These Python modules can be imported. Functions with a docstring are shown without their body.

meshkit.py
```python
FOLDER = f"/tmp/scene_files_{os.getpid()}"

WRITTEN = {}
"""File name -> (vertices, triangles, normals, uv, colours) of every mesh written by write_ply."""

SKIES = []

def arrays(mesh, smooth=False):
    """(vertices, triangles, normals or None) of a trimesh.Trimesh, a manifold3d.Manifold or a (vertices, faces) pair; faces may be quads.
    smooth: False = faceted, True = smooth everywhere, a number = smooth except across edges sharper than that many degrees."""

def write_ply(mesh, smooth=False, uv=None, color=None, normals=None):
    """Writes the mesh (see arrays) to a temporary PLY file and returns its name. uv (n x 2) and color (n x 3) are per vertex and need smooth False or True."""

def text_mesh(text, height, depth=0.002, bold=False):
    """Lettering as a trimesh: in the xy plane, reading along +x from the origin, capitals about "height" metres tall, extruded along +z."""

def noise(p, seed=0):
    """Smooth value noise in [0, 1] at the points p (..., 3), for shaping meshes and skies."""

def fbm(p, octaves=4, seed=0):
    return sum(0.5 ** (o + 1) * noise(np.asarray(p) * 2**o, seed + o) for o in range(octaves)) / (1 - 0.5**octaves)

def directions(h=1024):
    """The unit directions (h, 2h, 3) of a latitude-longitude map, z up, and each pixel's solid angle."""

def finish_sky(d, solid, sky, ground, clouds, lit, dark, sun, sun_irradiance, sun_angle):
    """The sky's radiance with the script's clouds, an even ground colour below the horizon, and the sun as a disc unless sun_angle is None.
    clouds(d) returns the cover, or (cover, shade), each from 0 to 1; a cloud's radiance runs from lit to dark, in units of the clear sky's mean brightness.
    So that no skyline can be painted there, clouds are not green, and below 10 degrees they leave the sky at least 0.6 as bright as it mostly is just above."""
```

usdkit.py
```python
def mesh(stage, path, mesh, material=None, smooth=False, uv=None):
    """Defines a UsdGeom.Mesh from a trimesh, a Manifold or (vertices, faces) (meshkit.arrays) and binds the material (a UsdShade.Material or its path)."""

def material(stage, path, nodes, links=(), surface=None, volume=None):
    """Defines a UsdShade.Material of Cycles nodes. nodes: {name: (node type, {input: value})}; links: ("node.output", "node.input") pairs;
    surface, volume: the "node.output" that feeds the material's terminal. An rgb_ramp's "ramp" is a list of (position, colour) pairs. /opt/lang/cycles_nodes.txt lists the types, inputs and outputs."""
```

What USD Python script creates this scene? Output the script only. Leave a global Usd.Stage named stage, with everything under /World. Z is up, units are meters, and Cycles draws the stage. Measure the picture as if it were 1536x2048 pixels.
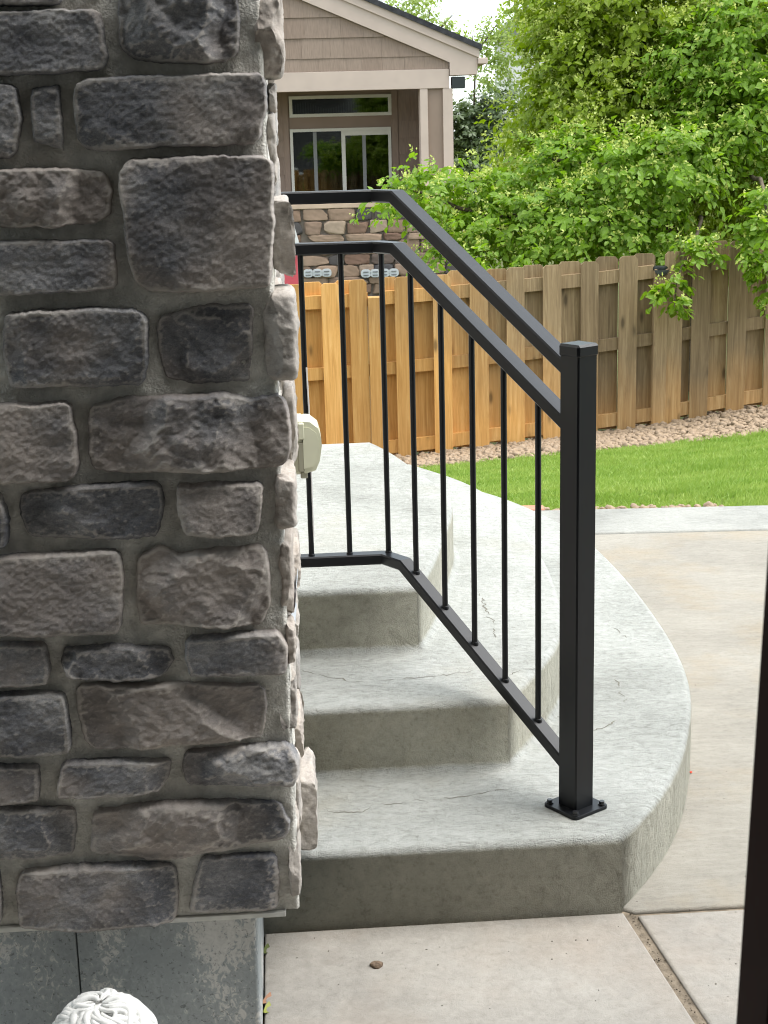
import math, random
import numpy as np, trimesh, shapely
from shapely.geometry import Polygon
from shapely import affinity
import usdkit, meshkit
from pxr import Usd, UsdGeom, UsdLux, UsdShade, Gf, Sdf, Vt

stage = Usd.Stage.CreateInMemory()
UsdGeom.SetStageUpAxis(stage, UsdGeom.Tokens.z)
UsdGeom.SetStageMetersPerUnit(stage, 1.0)
UsdGeom.Xform.Define(stage, '/World')
UsdGeom.Scope.Define(stage, '/World/Looks')
rnd = random.Random(7)
rng = np.random.default_rng(7)

# ---------------------------------------------------------------- camera, sky, sun, exposure
F, EYE, PITCH, ROLL, YAW = 3038.08, 1.504158, 0.2472073, -0.0257230, 0.0633655
EXPOSURE = 1.98
SKY_STRENGTH = 0.13
SUN_INTENSITY, SUN_ANGLE = 0.40, 50.0
SUN_ELEV, SUN_AZ = math.radians(62), math.radians(92)      # azimuth = atan2(x, y)

cy, sy, cp, sp = math.cos(YAW), math.sin(YAW), math.cos(PITCH), math.sin(PITCH)
FW = np.array([sy * cp, cy * cp, -sp]); _r = np.array([cy, -sy, 0.0]); _u = np.cross(_r, FW)
RT = _r * math.cos(ROLL) + _u * math.sin(ROLL); UP = -_r * math.sin(ROLL) + _u * math.cos(ROLL)
EYE_P = np.array([0, 0, EYE])
cam = UsdGeom.Camera.Define(stage, '/World/camera')
cam.AddTransformOp().Set(Gf.Matrix4d(*RT, 0, *UP, 0, *(-FW), 0, *EYE_P, 1))
cam.CreateHorizontalApertureAttr(36.0); cam.CreateVerticalApertureAttr(48.0)
cam.CreateFocalLengthAttr(36.0 * F / 1536)
cam.CreateClippingRangeAttr(Gf.Vec2f(0.05, 2000))
cam.CreateFStopAttr(36.0); cam.CreateFocusDistanceAttr(4.2)
cam.CreateExposureAttr(EXPOSURE)

sky = UsdLux.DomeLight.Define(stage, '/World/sky')
skym = usdkit.material(stage, '/World/Looks/sky_look', {
    'sky': ('sky_texture', {'sky_type': 'single_scattering', 'sun_disc': False, 'sun_elevation': SUN_ELEV, 'sun_rotation': SUN_AZ}),
    'tc': ('texture_coordinate', {}),
    'map': ('mapping', {'scale': (1.0, 1.0, 2.2)}),
    'n': ('noise_texture', {'scale': 2.2, 'detail': 6, 'roughness': 0.55}),
    'r': ('rgb_ramp', {'ramp': [(0.30, (0.55,) * 3), (0.62, (0.95,) * 3)]}),
    'mix': ('mix_color', {'b': (3.75, 4.15, 4.35)}),
    'bg': ('background_shader', {'strength': SKY_STRENGTH})},
    [('tc.generated', 'map.vector'), ('map.vector', 'n.vector'), ('n.fac', 'r.fac'), ('r.color', 'mix.fac'), ('sky.color', 'mix.a'),
     ('mix.result', 'bg.color')], surface='bg.background')
UsdShade.MaterialBindingAPI.Apply(sky.GetPrim()).Bind(skym)
sky.GetPrim().SetCustomDataByKey('kind', 'structure')
sun = UsdLux.DistantLight.Define(stage, '/World/sun')
sun.CreateIntensityAttr(SUN_INTENSITY); sun.CreateAngleAttr(SUN_ANGLE); sun.CreateColorAttr(Gf.Vec3f(1.0, 0.96, 0.90))
sun.GetPrim().CreateAttribute('inputs:normalize', Sdf.ValueTypeNames.Bool).Set(True)
sun.AddRotateXYZOp().Set(Gf.Vec3f(90 - math.degrees(SUN_ELEV), 0, 180 - math.degrees(SUN_AZ)))

# ---------------------------------------------------------------- measuring: a pixel of the 1536 x 2048 photograph seen on a world plane
def _ray(x, y): return FW + RT * (x - 768) / F - UP * (y - 1024) / F
def at_y(x, y, Y):
    d = _ray(x, y); return EYE_P + d * (Y / d[1])
def at_z(x, y, Z):
    d = _ray(x, y); return EYE_P + d * ((Z - EYE) / d[2])
def xz(x, y, Y):
    q = at_y(x, y, Y); return (q[0], q[2])

# ---------------------------------------------------------------- prim helpers
_used = {}
def numbered(parent, name):
    k = (parent, name); n = _used.get(k, 0); _used[k] = n + 1
    return name if n == 0 else f'{name}_{n:03d}'
def tag(prim, label=None, cat=None, group=None, kind=None):
    p = prim.GetPrim() if hasattr(prim, 'GetPrim') else prim
    for k, v in (('label', label), ('category', cat), ('group', group), ('kind', kind)):
        if v: p.SetCustomDataByKey(k, v)
    return p
ORIGIN = {}
def thing(name, label, cat, loc=(0, 0, 0), group=None, kind=None):
    path = '/World/' + numbered('/World', name)
    x = UsdGeom.Xform.Define(stage, path); x.AddTranslateOp().Set(Gf.Vec3d(*map(float, loc)))
    ORIGIN[path] = np.array(loc, float)
    tag(x, label, cat, group, kind)
    return path
def cat_m(ms):
    ms = [m if isinstance(m, trimesh.Trimesh) else trimesh.Trimesh(m[0], tri(m[1]), process=False) for m in ms]
    return trimesh.util.concatenate(ms)
def tri(f):
    f = np.asarray(f, int)
    return np.vstack([f[:, [0, 1, 2]], f[:, [0, 2, 3]]]) if f.shape[1] == 4 else f
def part(parent, name, mesh, m, smooth=False, label=None, kind=None, prim=None):
    """One Mesh prim under parent; the mesh is given in world coordinates. prim: {primvar name: values per vertex} (needs smooth True/False)."""
    path = parent + '/' + numbered(parent, name)
    v, f, n = meshkit.arrays(mesh, smooth)
    o = ORIGIN.get(parent, np.zeros(3)); ORIGIN[path] = o
    g = usdkit.mesh(stage, path, (v - o, f), m, False)
    if n is not None:
        g.CreateNormalsAttr(Vt.Vec3fArray.FromNumpy(n.astype(np.float32))); g.SetNormalsInterpolation('vertex')
    for k, val in (prim or {}).items():
        UsdGeom.PrimvarsAPI(g).CreatePrimvar(k, Sdf.ValueTypeNames.FloatArray, 'vertex').Set(Vt.FloatArray.FromNumpy(np.asarray(val, np.float32)))
    tag(g, label, None, None, kind)
    return path
def top(name, mesh, m, smooth=False, label=None, cat=None, group=None, kind=None, prim=None):
    p = part('/World', name, mesh, m, smooth, None, None, prim)
    tag(stage.GetPrimAtPath(p), label, cat, group, kind)
    return p
def dup(src, name, loc, rz, label, group=None, scale=1.0):
    path = '/World/' + numbered('/World', name)
    x = UsdGeom.Xform.Define(stage, path); x.AddTranslateOp().Set(Gf.Vec3d(*map(float, loc))); x.AddRotateZOp().Set(float(rz)); x.AddScaleOp().Set(Gf.Vec3f(scale))
    x.GetPrim().GetReferences().AddInternalReference(src); x.GetPrim().SetInstanceable(True)
    return path

# ---------------------------------------------------------------- mesh helpers
def box(x0, x1, y0, y1, z0, z1, b=0.0):
    if b <= 0:
        m = trimesh.creation.box((x1 - x0, y1 - y0, z1 - z0)); m.apply_translation(((x0 + x1) / 2, (y0 + y1) / 2, (z0 + z1) / 2)); return m
    pts = []
    for sx in (0, 1):
        for s_y in (0, 1):
            for sz in (0, 1):
                c = np.array([x1 if sx else x0, y1 if s_y else y0, z1 if sz else z0])
                s = np.array([-1 if sx else 1, -1 if s_y else 1, -1 if sz else 1]) * b
                for a in range(3):
                    o = s.copy(); o[a] = 0; pts.append(c + o)
    return trimesh.convex.convex_hull(np.array(pts))
def ext_xz(poly, y0, y1):
    """A polygon in the (x, z) plane extruded from y0 (front) to y1."""
    out = []
    for g in getattr(poly, 'geoms', [poly]):
        if g.is_empty or g.geom_type != 'Polygon' or g.area < 1e-7: continue
        m = trimesh.creation.extrude_polygon(g, abs(y1 - y0), engine='earcut')
        v = m.vertices; m2 = trimesh.Trimesh(np.c_[v[:, 0], max(y0, y1) - v[:, 2], v[:, 1]], m.faces, process=False)
        out.append(m2)
    return cat_m(out) if out else None
def ext_xy(poly, z0, z1):
    m = trimesh.creation.extrude_polygon(poly, z1 - z0, engine='earcut'); m.apply_translation((0, 0, z0)); return m
def tube(pts, rad, n=8):
    pts = np.asarray(pts, float); rad = np.broadcast_to(np.asarray(rad, float), (len(pts),))
    t = np.gradient(pts, axis=0); t /= np.linalg.norm(t, axis=1, keepdims=True)
    a = np.cross(t, [0.31, 0.17, 0.93] if abs(t[0, 2]) < 0.8 else [1, 0.1, 0]); a /= np.linalg.norm(a, axis=1, keepdims=True); b = np.cross(t, a)
    th = np.linspace(0, 2 * np.pi, n, endpoint=False)
    v = (pts[:, None] + rad[:, None, None] * (a[:, None] * np.cos(th)[None, :, None] + b[:, None] * np.sin(th)[None, :, None])).reshape(-1, 3)
    f = []
    for i in range(len(pts) - 1):
        for k in range(n):
            k2 = (k + 1) % n; f.append([i * n + k, i * n + k2, (i + 1) * n + k2, (i + 1) * n + k])
    f = tri(f); c0, c1 = len(v), len(v) + 1
    v = np.vstack([v, pts[0], pts[-1]])
    caps = [[c0, (k + 1) % n, k] for k in range(n)] + [[c1, (len(pts) - 1) * n + k, (len(pts) - 1) * n + (k + 1) % n] for k in range(n)]
    m = trimesh.Trimesh(v, np.vstack([f, caps]), process=False); m.fix_normals(); return m
def grid_faces(nu, nv):
    i = np.arange((nu - 1) * (nv - 1)); a = (i // (nv - 1)) * nv + i % (nv - 1)
    return np.c_[a, a + nv, a + nv + 1, a + 1]
def slab(outline, z_top, z_bot, r, seg=3, cove=0.0):
    """A closed outline (counter-clockwise, xy) with a rounded top edge."""
    P = np.asarray(outline, float); n = len(P)
    if Polygon(P).exterior.is_ccw is False: P = P[::-1]
    e1 = P - np.roll(P, 1, 0); e2 = np.roll(P, -1, 0) - P
    n1 = np.c_[-e1[:, 1], e1[:, 0]]; n2 = np.c_[-e2[:, 1], e2[:, 0]]
    n1 /= np.linalg.norm(n1, axis=1, keepdims=True); n2 /= np.linalg.norm(n2, axis=1, keepdims=True)
    b = n1 + n2; b /= np.linalg.norm(b, axis=1, keepdims=True); b /= np.maximum((b * n1).sum(1, keepdims=True), 0.4)
    foot = [(-cove * (1 - math.sin(a)), z_bot + cove * (1 - math.cos(a))) for a in np.linspace(0, math.pi / 2, 5)] if cove else [(0, z_bot)]
    rings = foot + [(r * (1 - math.cos(a)), z_top - r + r * math.sin(a)) for a in np.linspace(0, math.pi / 2, seg + 1)]
    V = [np.c_[P + b * o, np.full(n, z)] for o, z in rings]
    f = []
    for k in range(len(rings) - 1):
        for i in range(n):
            j = (i + 1) % n; f.append([k * n + i, k * n + j, (k + 1) * n + j, (k + 1) * n + i])
    f = tri(f)
    vt, ft = trimesh.creation.triangulate_polygon(Polygon(V[-1][:, :2]), engine='earcut')
    V2 = np.vstack(V + [np.c_[vt, np.full(len(vt), z_top)]])
    m = trimesh.Trimesh(V2, np.vstack([f, ft + n * len(rings)]), process=False)
    m.merge_vertices(digits_vertex=6); return m

# ---------------------------------------------------------------- materials
def mat(name, nodes, links, surface='p.BSDF'):
    return usdkit.material(stage, '/World/Looks/' + name, nodes, links, surface=surface)
def simple(name, col, rough=0.6, spec=0.5, metallic=0.0, var=0.12, scale=30, bump=0.0, bscale=200):
    c = np.array(col)
    nodes = {'g': ('geometry', {}), 'n': ('noise_texture', {'scale': scale, 'detail': 4}),
             'r': ('rgb_ramp', {'ramp': [(0.3, tuple(c * (1 - var))), (0.7, tuple(np.minimum(c * (1 + var), 1)))]}),
             'p': ('principled_bsdf', {'roughness': rough, 'specular_ior_level': spec, 'metallic': metallic})}
    links = [('g.position', 'n.vector'), ('n.fac', 'r.fac'), ('r.color', 'p.base_color')]
    if bump:
        nodes['bn'] = ('noise_texture', {'scale': bscale, 'detail': 4}); nodes['b'] = ('bump', {'strength': bump, 'distance': 0.01})
        links += [('g.position', 'bn.vector'), ('bn.fac', 'b.height'), ('b.normal', 'p.normal')]
    return mat(name, nodes, links)

def concrete(name, c_dark, c_mid, c_light, stain, bump=0.35, stain_at=(0.56, 0.72), flow=(1, 1, 1), cell=16.0, side=None, mids=0.40, fines=0.20, pits=0.35):
    """Stamped, mottled concrete: three noise scales of tone, tan stains, pits and a crinkled relief; side: tint multiplied in as faces turn vertical."""
    extra, xl = {}, []
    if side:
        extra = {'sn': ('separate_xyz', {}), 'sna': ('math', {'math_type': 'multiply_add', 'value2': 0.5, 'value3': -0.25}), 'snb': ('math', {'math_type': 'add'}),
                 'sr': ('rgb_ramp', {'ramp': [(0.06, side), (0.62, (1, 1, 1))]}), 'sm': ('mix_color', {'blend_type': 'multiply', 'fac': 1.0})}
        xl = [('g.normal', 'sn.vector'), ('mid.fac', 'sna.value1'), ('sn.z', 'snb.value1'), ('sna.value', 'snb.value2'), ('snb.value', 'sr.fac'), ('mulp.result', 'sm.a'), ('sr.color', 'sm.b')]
    return mat(name, {**extra,
        'g': ('geometry', {}),
        'big': ('noise_texture', {'scale': 2.3, 'detail': 5, 'roughness': 0.6}),
        'mapf': ('mapping', {'scale': flow}),
        'mid': ('noise_texture', {'scale': 26, 'detail': 8, 'roughness': 0.65, 'distortion': 0.8}),
        'fine': ('noise_texture', {'scale': 420, 'detail': 3, 'roughness': 0.6}),
        'rm': ('rgb_ramp', {'ramp': [(0.28, c_dark), (0.5, c_mid), (0.72, c_light)]}),
        'sum': ('mix_float', {'fac': mids}),
        'sum2': ('mix_float', {'fac': fines}),
        'rs': ('rgb_ramp', {'ramp': [(stain_at[0], (0,) * 3), (stain_at[1], (0.75,) * 3)]}),
        'stain': ('noise_texture', {'scale': 1.7, 'detail': 6, 'roughness': 0.62}),
        'mixs': ('mix_color', {'b': stain}),
        'vor': ('noise_texture', {'scale': 900, 'detail': 1}),
        'rp': ('rgb_ramp', {'ramp': [(0.26, (0.55,) * 3), (0.33, (1,) * 3)]}),
        'mulp': ('mix_color', {'blend_type': 'multiply', 'fac': 0.6}),
        'cr': ('noise_texture', {'scale': cell, 'detail': 9, 'roughness': 0.62, 'distortion': 0.5}),
        'hs': ('mix_float', {'fac': 0.25}),
        'b': ('bump', {'strength': bump, 'distance': 0.03}), 'pn': ('noise_texture', {'scale': 75, 'detail': 8, 'roughness': 0.72, 'distortion': 0.2}), 'pit': ('rgb_ramp', {'ramp': [(0.34, (0.58, 0.565, 0.53)), (0.45, (0.92,) * 3), (0.62, (1.08,) * 3)]}), 'pm': ('mix_color', {'blend_type': 'multiply', 'fac': pits, 'use_clamp': False}),
        'p': ('principled_bsdf', {'roughness': 0.78, 'specular_ior_level': 0.3})},
        [('g.position', 'big.vector'), ('g.position', 'mapf.vector'), ('mapf.vector', 'mid.vector'), ('g.position', 'fine.vector'), ('g.position', 'stain.vector'),
         ('big.fac', 'sum.a'), ('mid.fac', 'sum.b'), ('sum.value' if False else 'sum.result', 'sum2.a'), ('fine.fac', 'sum2.b'), ('sum2.result', 'rm.fac'),
         ('rm.color', 'mixs.a'), ('stain.fac', 'rs.fac'), ('rs.color', 'mixs.fac'), ('g.position', 'vor.vector'), ('vor.fac', 'rp.fac'),
         ('mixs.result', 'mulp.a'), ('rp.color', 'mulp.b'), ('sm.result' if side else 'mulp.result', 'pm.a'), ('g.position', 'pn.vector'), ('pn.fac', 'pit.fac'), ('pit.color', 'pm.b'), ('pm.result', 'p.base_color'), *xl,
         ('mapf.vector', 'cr.vector'), ('cr.fac', 'hs.a'), ('fine.fac', 'hs.b'), ('hs.result', 'b.height'), ('b.normal', 'p.normal')])

M = {}
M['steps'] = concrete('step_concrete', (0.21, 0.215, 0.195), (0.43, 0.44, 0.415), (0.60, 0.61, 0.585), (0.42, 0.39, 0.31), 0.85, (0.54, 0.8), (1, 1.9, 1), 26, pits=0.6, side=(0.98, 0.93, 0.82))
M['walk'] = concrete('walk_concrete', (0.175, 0.163, 0.145), (0.295, 0.277, 0.248), (0.39, 0.37, 0.335), (0.315, 0.25, 0.195), 0.26, (0.46, 0.8), (1, 1, 1), 40)
M['patio'] = concrete('patio_concrete', (0.155, 0.143, 0.122), (0.265, 0.247, 0.212), (0.35, 0.33, 0.288), (0.285, 0.22, 0.135), 0.4, (0.5, 0.74), (0.7, 2.2, 1))
M['border'] = concrete('border_concrete', (0.15, 0.15, 0.137), (0.28, 0.28, 0.26), (0.39, 0.39, 0.36), (0.37, 0.36, 0.32), 0.45, (0.6, 0.9), (1, 2, 1), 20)
M['crack'] = simple('crack_line', (0.17, 0.165, 0.14), 0.9, 0.1)
M['black'] = simple('black_powder_coat', (0.0030, 0.0036, 0.0050), 0.36, 0.34, var=0.08, scale=60, bump=0.04, bscale=1500)
M['bolt'] = simple('black_bolt', (0.010, 0.010, 0.011), 0.3, 0.6)
M['jamb'] = simple('dark_brown_paint', (0.034, 0.0105, 0.008), 0.7, 0.15, var=0.1)

def stone_mat(name='rough_stone', ramp=None, lift=0.6):
    return mat(name, {
        'g': ('geometry', {}), 'oi': ('object_info', {}), 'w': ('attribute', {'attribute': 'wear'}),
        'off': ('mix_vector', {'a': (0, 0, 0), 'b': (37.0, 91.0, 53.0)}), 'add': ('mix_color', {'blend_type': 'add', 'fac': 1.0, 'use_clamp': False}),
        'n1': ('noise_texture', {'scale': 8, 'detail': 4, 'roughness': 0.55, 'distortion': 0.4}),
        'smap': ('mapping', {'rotation': (0.2, 0.6, 0.3), 'scale': (1.0, 1.0, 2.4)}), 'n2': ('noise_texture', {'scale': 95, 'detail': 10, 'roughness': 0.80, 'distortion': 0.15}), 'n5': ('noise_texture', {'scale': 48, 'detail': 12, 'roughness': 0.68, 'distortion': 0.1}),
        'n3': ('noise_texture', {'scale': 520, 'detail': 3, 'roughness': 0.7}),
        'mid': ('mix_float', {'fac': 0.42}), 'mid2': ('mix_float', {'fac': 0.16}),
        'ramp': ('rgb_ramp', {'ramp': ramp or [(0.31, (0.050, 0.053, 0.062)), (0.43, (0.112, 0.114, 0.126)), (0.52, (0.215, 0.213, 0.22)), (0.61, (0.38, 0.368, 0.358)), (0.74, (0.62, 0.59, 0.56))]}),
        'n4': ('noise_texture', {'scale': 6.5, 'detail': 4, 'roughness': 0.5}),
        'ob': ('math', {'math_type': 'multiply_add', 'value2': 0.34, 'value3': -0.17}),
        'br': ('math', {'math_type': 'add'}),
        'brr': ('rgb_ramp', {'ramp': [(0.45, (0,) * 3), (0.66, (0.9,) * 3)]}),
        'brn': ('mix_color', {'blend_type': 'multiply', 'b': (1.16, 1.02, 0.93), 'use_clamp': False}),
        'lift': ('mix_color', {'b': (0.36, 0.318, 0.285)}), 'liftf': ('math', {'math_type': 'multiply', 'value2': lift}),
        'wn': ('math', {'math_type': 'multiply_add'}), 'wr': ('rgb_ramp', {'ramp': [(0.62, (0,) * 3), (1.15, (0.7,) * 3)]}),
        'edge': ('mix_color', {'b': (0.56, 0.51, 0.455)}),
        'bh': ('mix_float', {'fac': 0.3}),
        'b': ('bump', {'strength': 0.6, 'distance': 0.006}),
        'p': ('principled_bsdf', {'roughness': 0.82, 'specular_ior_level': 0.32})},
        [('oi.random', 'off.fac'), ('g.position', 'add.a'), ('off.result', 'add.b'),
         ('add.result', 'n1.vector'), ('add.result', 'smap.vector'), ('smap.vector', 'n2.vector'), ('add.result', 'n5.vector'), ('add.result', 'n3.vector'), ('add.result', 'n4.vector'),
         ('n1.fac', 'mid.a'), ('n2.fac', 'mid.b'), ('mid.result', 'mid2.a'), ('n3.fac', 'mid2.b'), ('mid2.result', 'ramp.fac'),
         ('oi.random', 'ob.value1'), ('n4.fac', 'br.value1'), ('ob.value', 'br.value2'), ('br.value', 'brr.fac'), ('brr.color', 'brn.fac'), ('ramp.color', 'brn.a'),
         ('brn.result', 'lift.a'), ('brr.color', 'liftf.value1'), ('liftf.value', 'lift.fac'),
         ('w.fac', 'wn.value1'), ('n2.fac', 'wn.value2'), ('w.fac', 'wn.value3'), ('wn.value', 'wr.fac'),
         ('wr.color', 'edge.fac'), ('lift.result', 'edge.a'), ('edge.result', 'p.base_color'),
         ('n5.fac', 'bh.a'), ('n2.fac', 'bh.b'), ('bh.result', 'b.height'), ('b.normal', 'p.normal')])
M['stone'] = stone_mat()
M['stone_lit'] = stone_mat('lit_rough_stone', [(0.32, (0.10, 0.095, 0.092)), (0.45, (0.20, 0.185, 0.172)), (0.55, (0.34, 0.31, 0.285)), (0.68, (0.52, 0.485, 0.445))], 0.5)  # lighter copy: open-sky light on the corner stones is put into the colour
M['mortar'] = simple('grey_mortar', (0.60, 0.58, 0.53), 0.92, 0.15, var=0.2, scale=45, bump=0.5, bscale=260)
M['found'] = mat('worn_grey_paint', {
    'g': ('geometry', {}), 'n': ('noise_texture', {'scale': 9, 'detail': 4, 'roughness': 0.5}), 'm': ('noise_texture', {'scale': 85, 'detail': 7, 'roughness': 0.68, 'distortion': 1.0}),
    'mp': ('mapping', {'scale': (1, 1, 0.75)}),
    'f': ('mix_float', {'fac': 0.5}), 'r': ('rgb_ramp', {'ramp': [(0.42, (0.24, 0.265, 0.27)), (0.53, (0.31, 0.335, 0.338)), (0.55, (0.48, 0.48, 0.46)), (0.64, (0.58, 0.575, 0.55))]}),
    'k': ('noise_texture', {'scale': 150, 'detail': 5, 'roughness': 0.7}), 'kr': ('rgb_ramp', {'ramp': [(0.36, (0.35,) * 3), (0.42, (1,) * 3)]}),
    'mul': ('mix_color', {'blend_type': 'multiply', 'fac': 0.8}),
    'b': ('bump', {'strength': 0.3, 'distance': 0.006}), 'p': ('principled_bsdf', {'roughness': 0.5, 'specular_ior_level': 0.45})},
    [('g.position', 'mp.vector'), ('mp.vector', 'n.vector'), ('mp.vector', 'm.vector'), ('n.fac', 'f.a'), ('m.fac', 'f.b'), ('f.result', 'r.fac'), ('g.position', 'k.vector'), ('k.fac', 'kr.fac'),
     ('r.color', 'mul.a'), ('kr.color', 'mul.b'), ('mul.result', 'p.base_color'), ('m.fac', 'b.height'), ('b.normal', 'p.normal')])
M['white_metal'] = simple('white_metal', (0.62, 0.62, 0.58), 0.4, 0.5)
M['cream'] = simple('cream_plastic', (0.60, 0.60, 0.46), 0.35, 0.5, var=0.03)
M['cream_dark'] = simple('grey_cream_plastic', (0.30, 0.29, 0.22), 0.4, 0.5, var=0.05)
M['wrap'] = simple('white_plastic_wrap', (0.62, 0.66, 0.72), 0.35, 0.5)
M['plaster'] = simple('white_plaster', (0.80, 0.80, 0.78), 0.55, 0.4, var=0.04, bump=0.1, bscale=300)

def wood_mat():
    return mat('fence_wood', {
        'g': ('geometry', {}), 'oi': ('object_info', {}), 'off': ('mix_vector', {'a': (0, 0, 0), 'b': (71.0, 13.0, 47.0)}),
        'add': ('mix_color', {'blend_type': 'add', 'fac': 1.0, 'use_clamp': False}),
        'mp': ('mapping', {'scale': (42, 42, 2.0)}), 'n': ('noise_texture', {'scale': 1.0, 'detail': 8, 'roughness': 0.7, 'distortion': 1.0}),
        'mp2': ('mapping', {'scale': (8, 8, 2.6)}), 'kn': ('voronoi_texture', {'scale': 1.0, 'randomness': 1.0}),
        'kr': ('rgb_ramp', {'ramp': [(0.07, (0.25,) * 3), (0.11, (0.55,) * 3), (0.15, (0.85,) * 3), (0.2, (1,) * 3)]}),
        'big': ('noise_texture', {'scale': 1.4, 'detail': 4}),
        'sep': ('separate_xyz', {}),
        'wx': ('map_range', {'from_min': 0.5, 'from_max': 2.3, 'to_min': 0.0, 'to_max': 1.0, 'clamp': True}),
        'wz': ('map_range', {'from_min': -0.75, 'from_max': 0.15, 'to_min': -0.55, 'to_max': 0.14, 'clamp': True}),
        'a1': ('math', {'math_type': 'add'}), 'a2': ('math', {'math_type': 'add'}), 'nb': ('math', {'math_type': 'multiply_add', 'value2': 0.7, 'value3': -0.35}),
        'fr': ('rgb_ramp', {'ramp': [(0.12, (0,) * 3), (0.85, (1,) * 3)]}),
        'new': ('rgb_ramp', {'ramp': [(0.25, (0.42, 0.20, 0.05)), (0.5, (0.60, 0.315, 0.095)), (0.75, (0.74, 0.45, 0.17))]}),
        'old': ('rgb_ramp', {'ramp': [(0.26, (0.145, 0.098, 0.052)), (0.5, (0.25, 0.175, 0.095)), (0.74, (0.38, 0.285, 0.165))]}),
        'mix': ('mix_color', {}), 'tone': ('math', {'math_type': 'multiply_add', 'value2': 0.45, 'value3': 0.78}),
        'tm': ('mix_color', {'blend_type': 'multiply', 'fac': 1.0, 'use_clamp': False}), 'km': ('mix_color', {'blend_type': 'multiply', 'fac': 0.8}),
        'b': ('bump', {'strength': 0.25, 'distance': 0.004}), 'p': ('principled_bsdf', {'roughness': 0.7, 'specular_ior_level': 0.3})},
        [('oi.random', 'off.fac'), ('g.position', 'add.a'), ('off.result', 'add.b'), ('add.result', 'mp.vector'), ('mp.vector', 'n.vector'),
         ('add.result', 'mp2.vector'), ('mp2.vector', 'kn.vector'), ('kn.distance', 'kr.fac'), ('g.position', 'sep.vector'), ('sep.x', 'wx.value'), ('sep.z', 'wz.value'),
         ('add.result', 'big.vector'), ('big.fac', 'nb.value1'),
         ('wx.result', 'a1.value1'), ('wz.result', 'a1.value2'), ('a1.value', 'a2.value1'), ('nb.value', 'a2.value2'), ('a2.value', 'fr.fac'),
         ('n.fac', 'new.fac'), ('n.fac', 'old.fac'), ('new.color', 'mix.a'), ('old.color', 'mix.b'), ('fr.color', 'mix.fac'),
         ('oi.random', 'tone.value1'), ('mix.result', 'tm.a'), ('tone.value', 'tm.b'), ('tm.result', 'km.a'), ('kr.color', 'km.b'), ('km.result', 'p.base_color'),
         ('n.fac', 'b.height'), ('b.normal', 'p.normal')])
M['wood'] = wood_mat()

def leaf_mat(name, ramp, trans=0.5, tmul=(1.3, 1.35, 0.55)):
    return mat(name, {
        'g': ('geometry', {}), 'r': ('rgb_ramp', {'ramp': ramp}),
        'p': ('principled_bsdf', {'roughness': 0.45, 'specular_ior_level': 0.4}),
        'tc': ('mix_color', {'blend_type': 'multiply', 'fac': 1.0, 'b': tmul, 'use_clamp': False}),
        't': ('translucent_bsdf', {}), 'm': ('mix_closure', {'fac': trans})},
        [('g.random_per_island', 'r.fac'), ('r.color', 'p.base_color'), ('r.color', 'tc.a'), ('tc.result', 't.color'), ('p.BSDF', 'm.closure1'), ('t.BSDF', 'm.closure2')], 'm.closure')
M['leaf'] = leaf_mat('broad_leaf', [(0, (0.22, 0.30, 0.014)), (0.45, (0.36, 0.45, 0.028)), (0.8, (0.46, 0.54, 0.05)), (1, (0.58, 0.62, 0.11))])
M['leaf_deep'] = leaf_mat('deep_leaf', [(0, (0.18, 0.30, 0.022)), (0.5, (0.33, 0.47, 0.045)), (0.85, (0.46, 0.58, 0.07)), (1, (0.62, 0.66, 0.13))])
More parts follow.
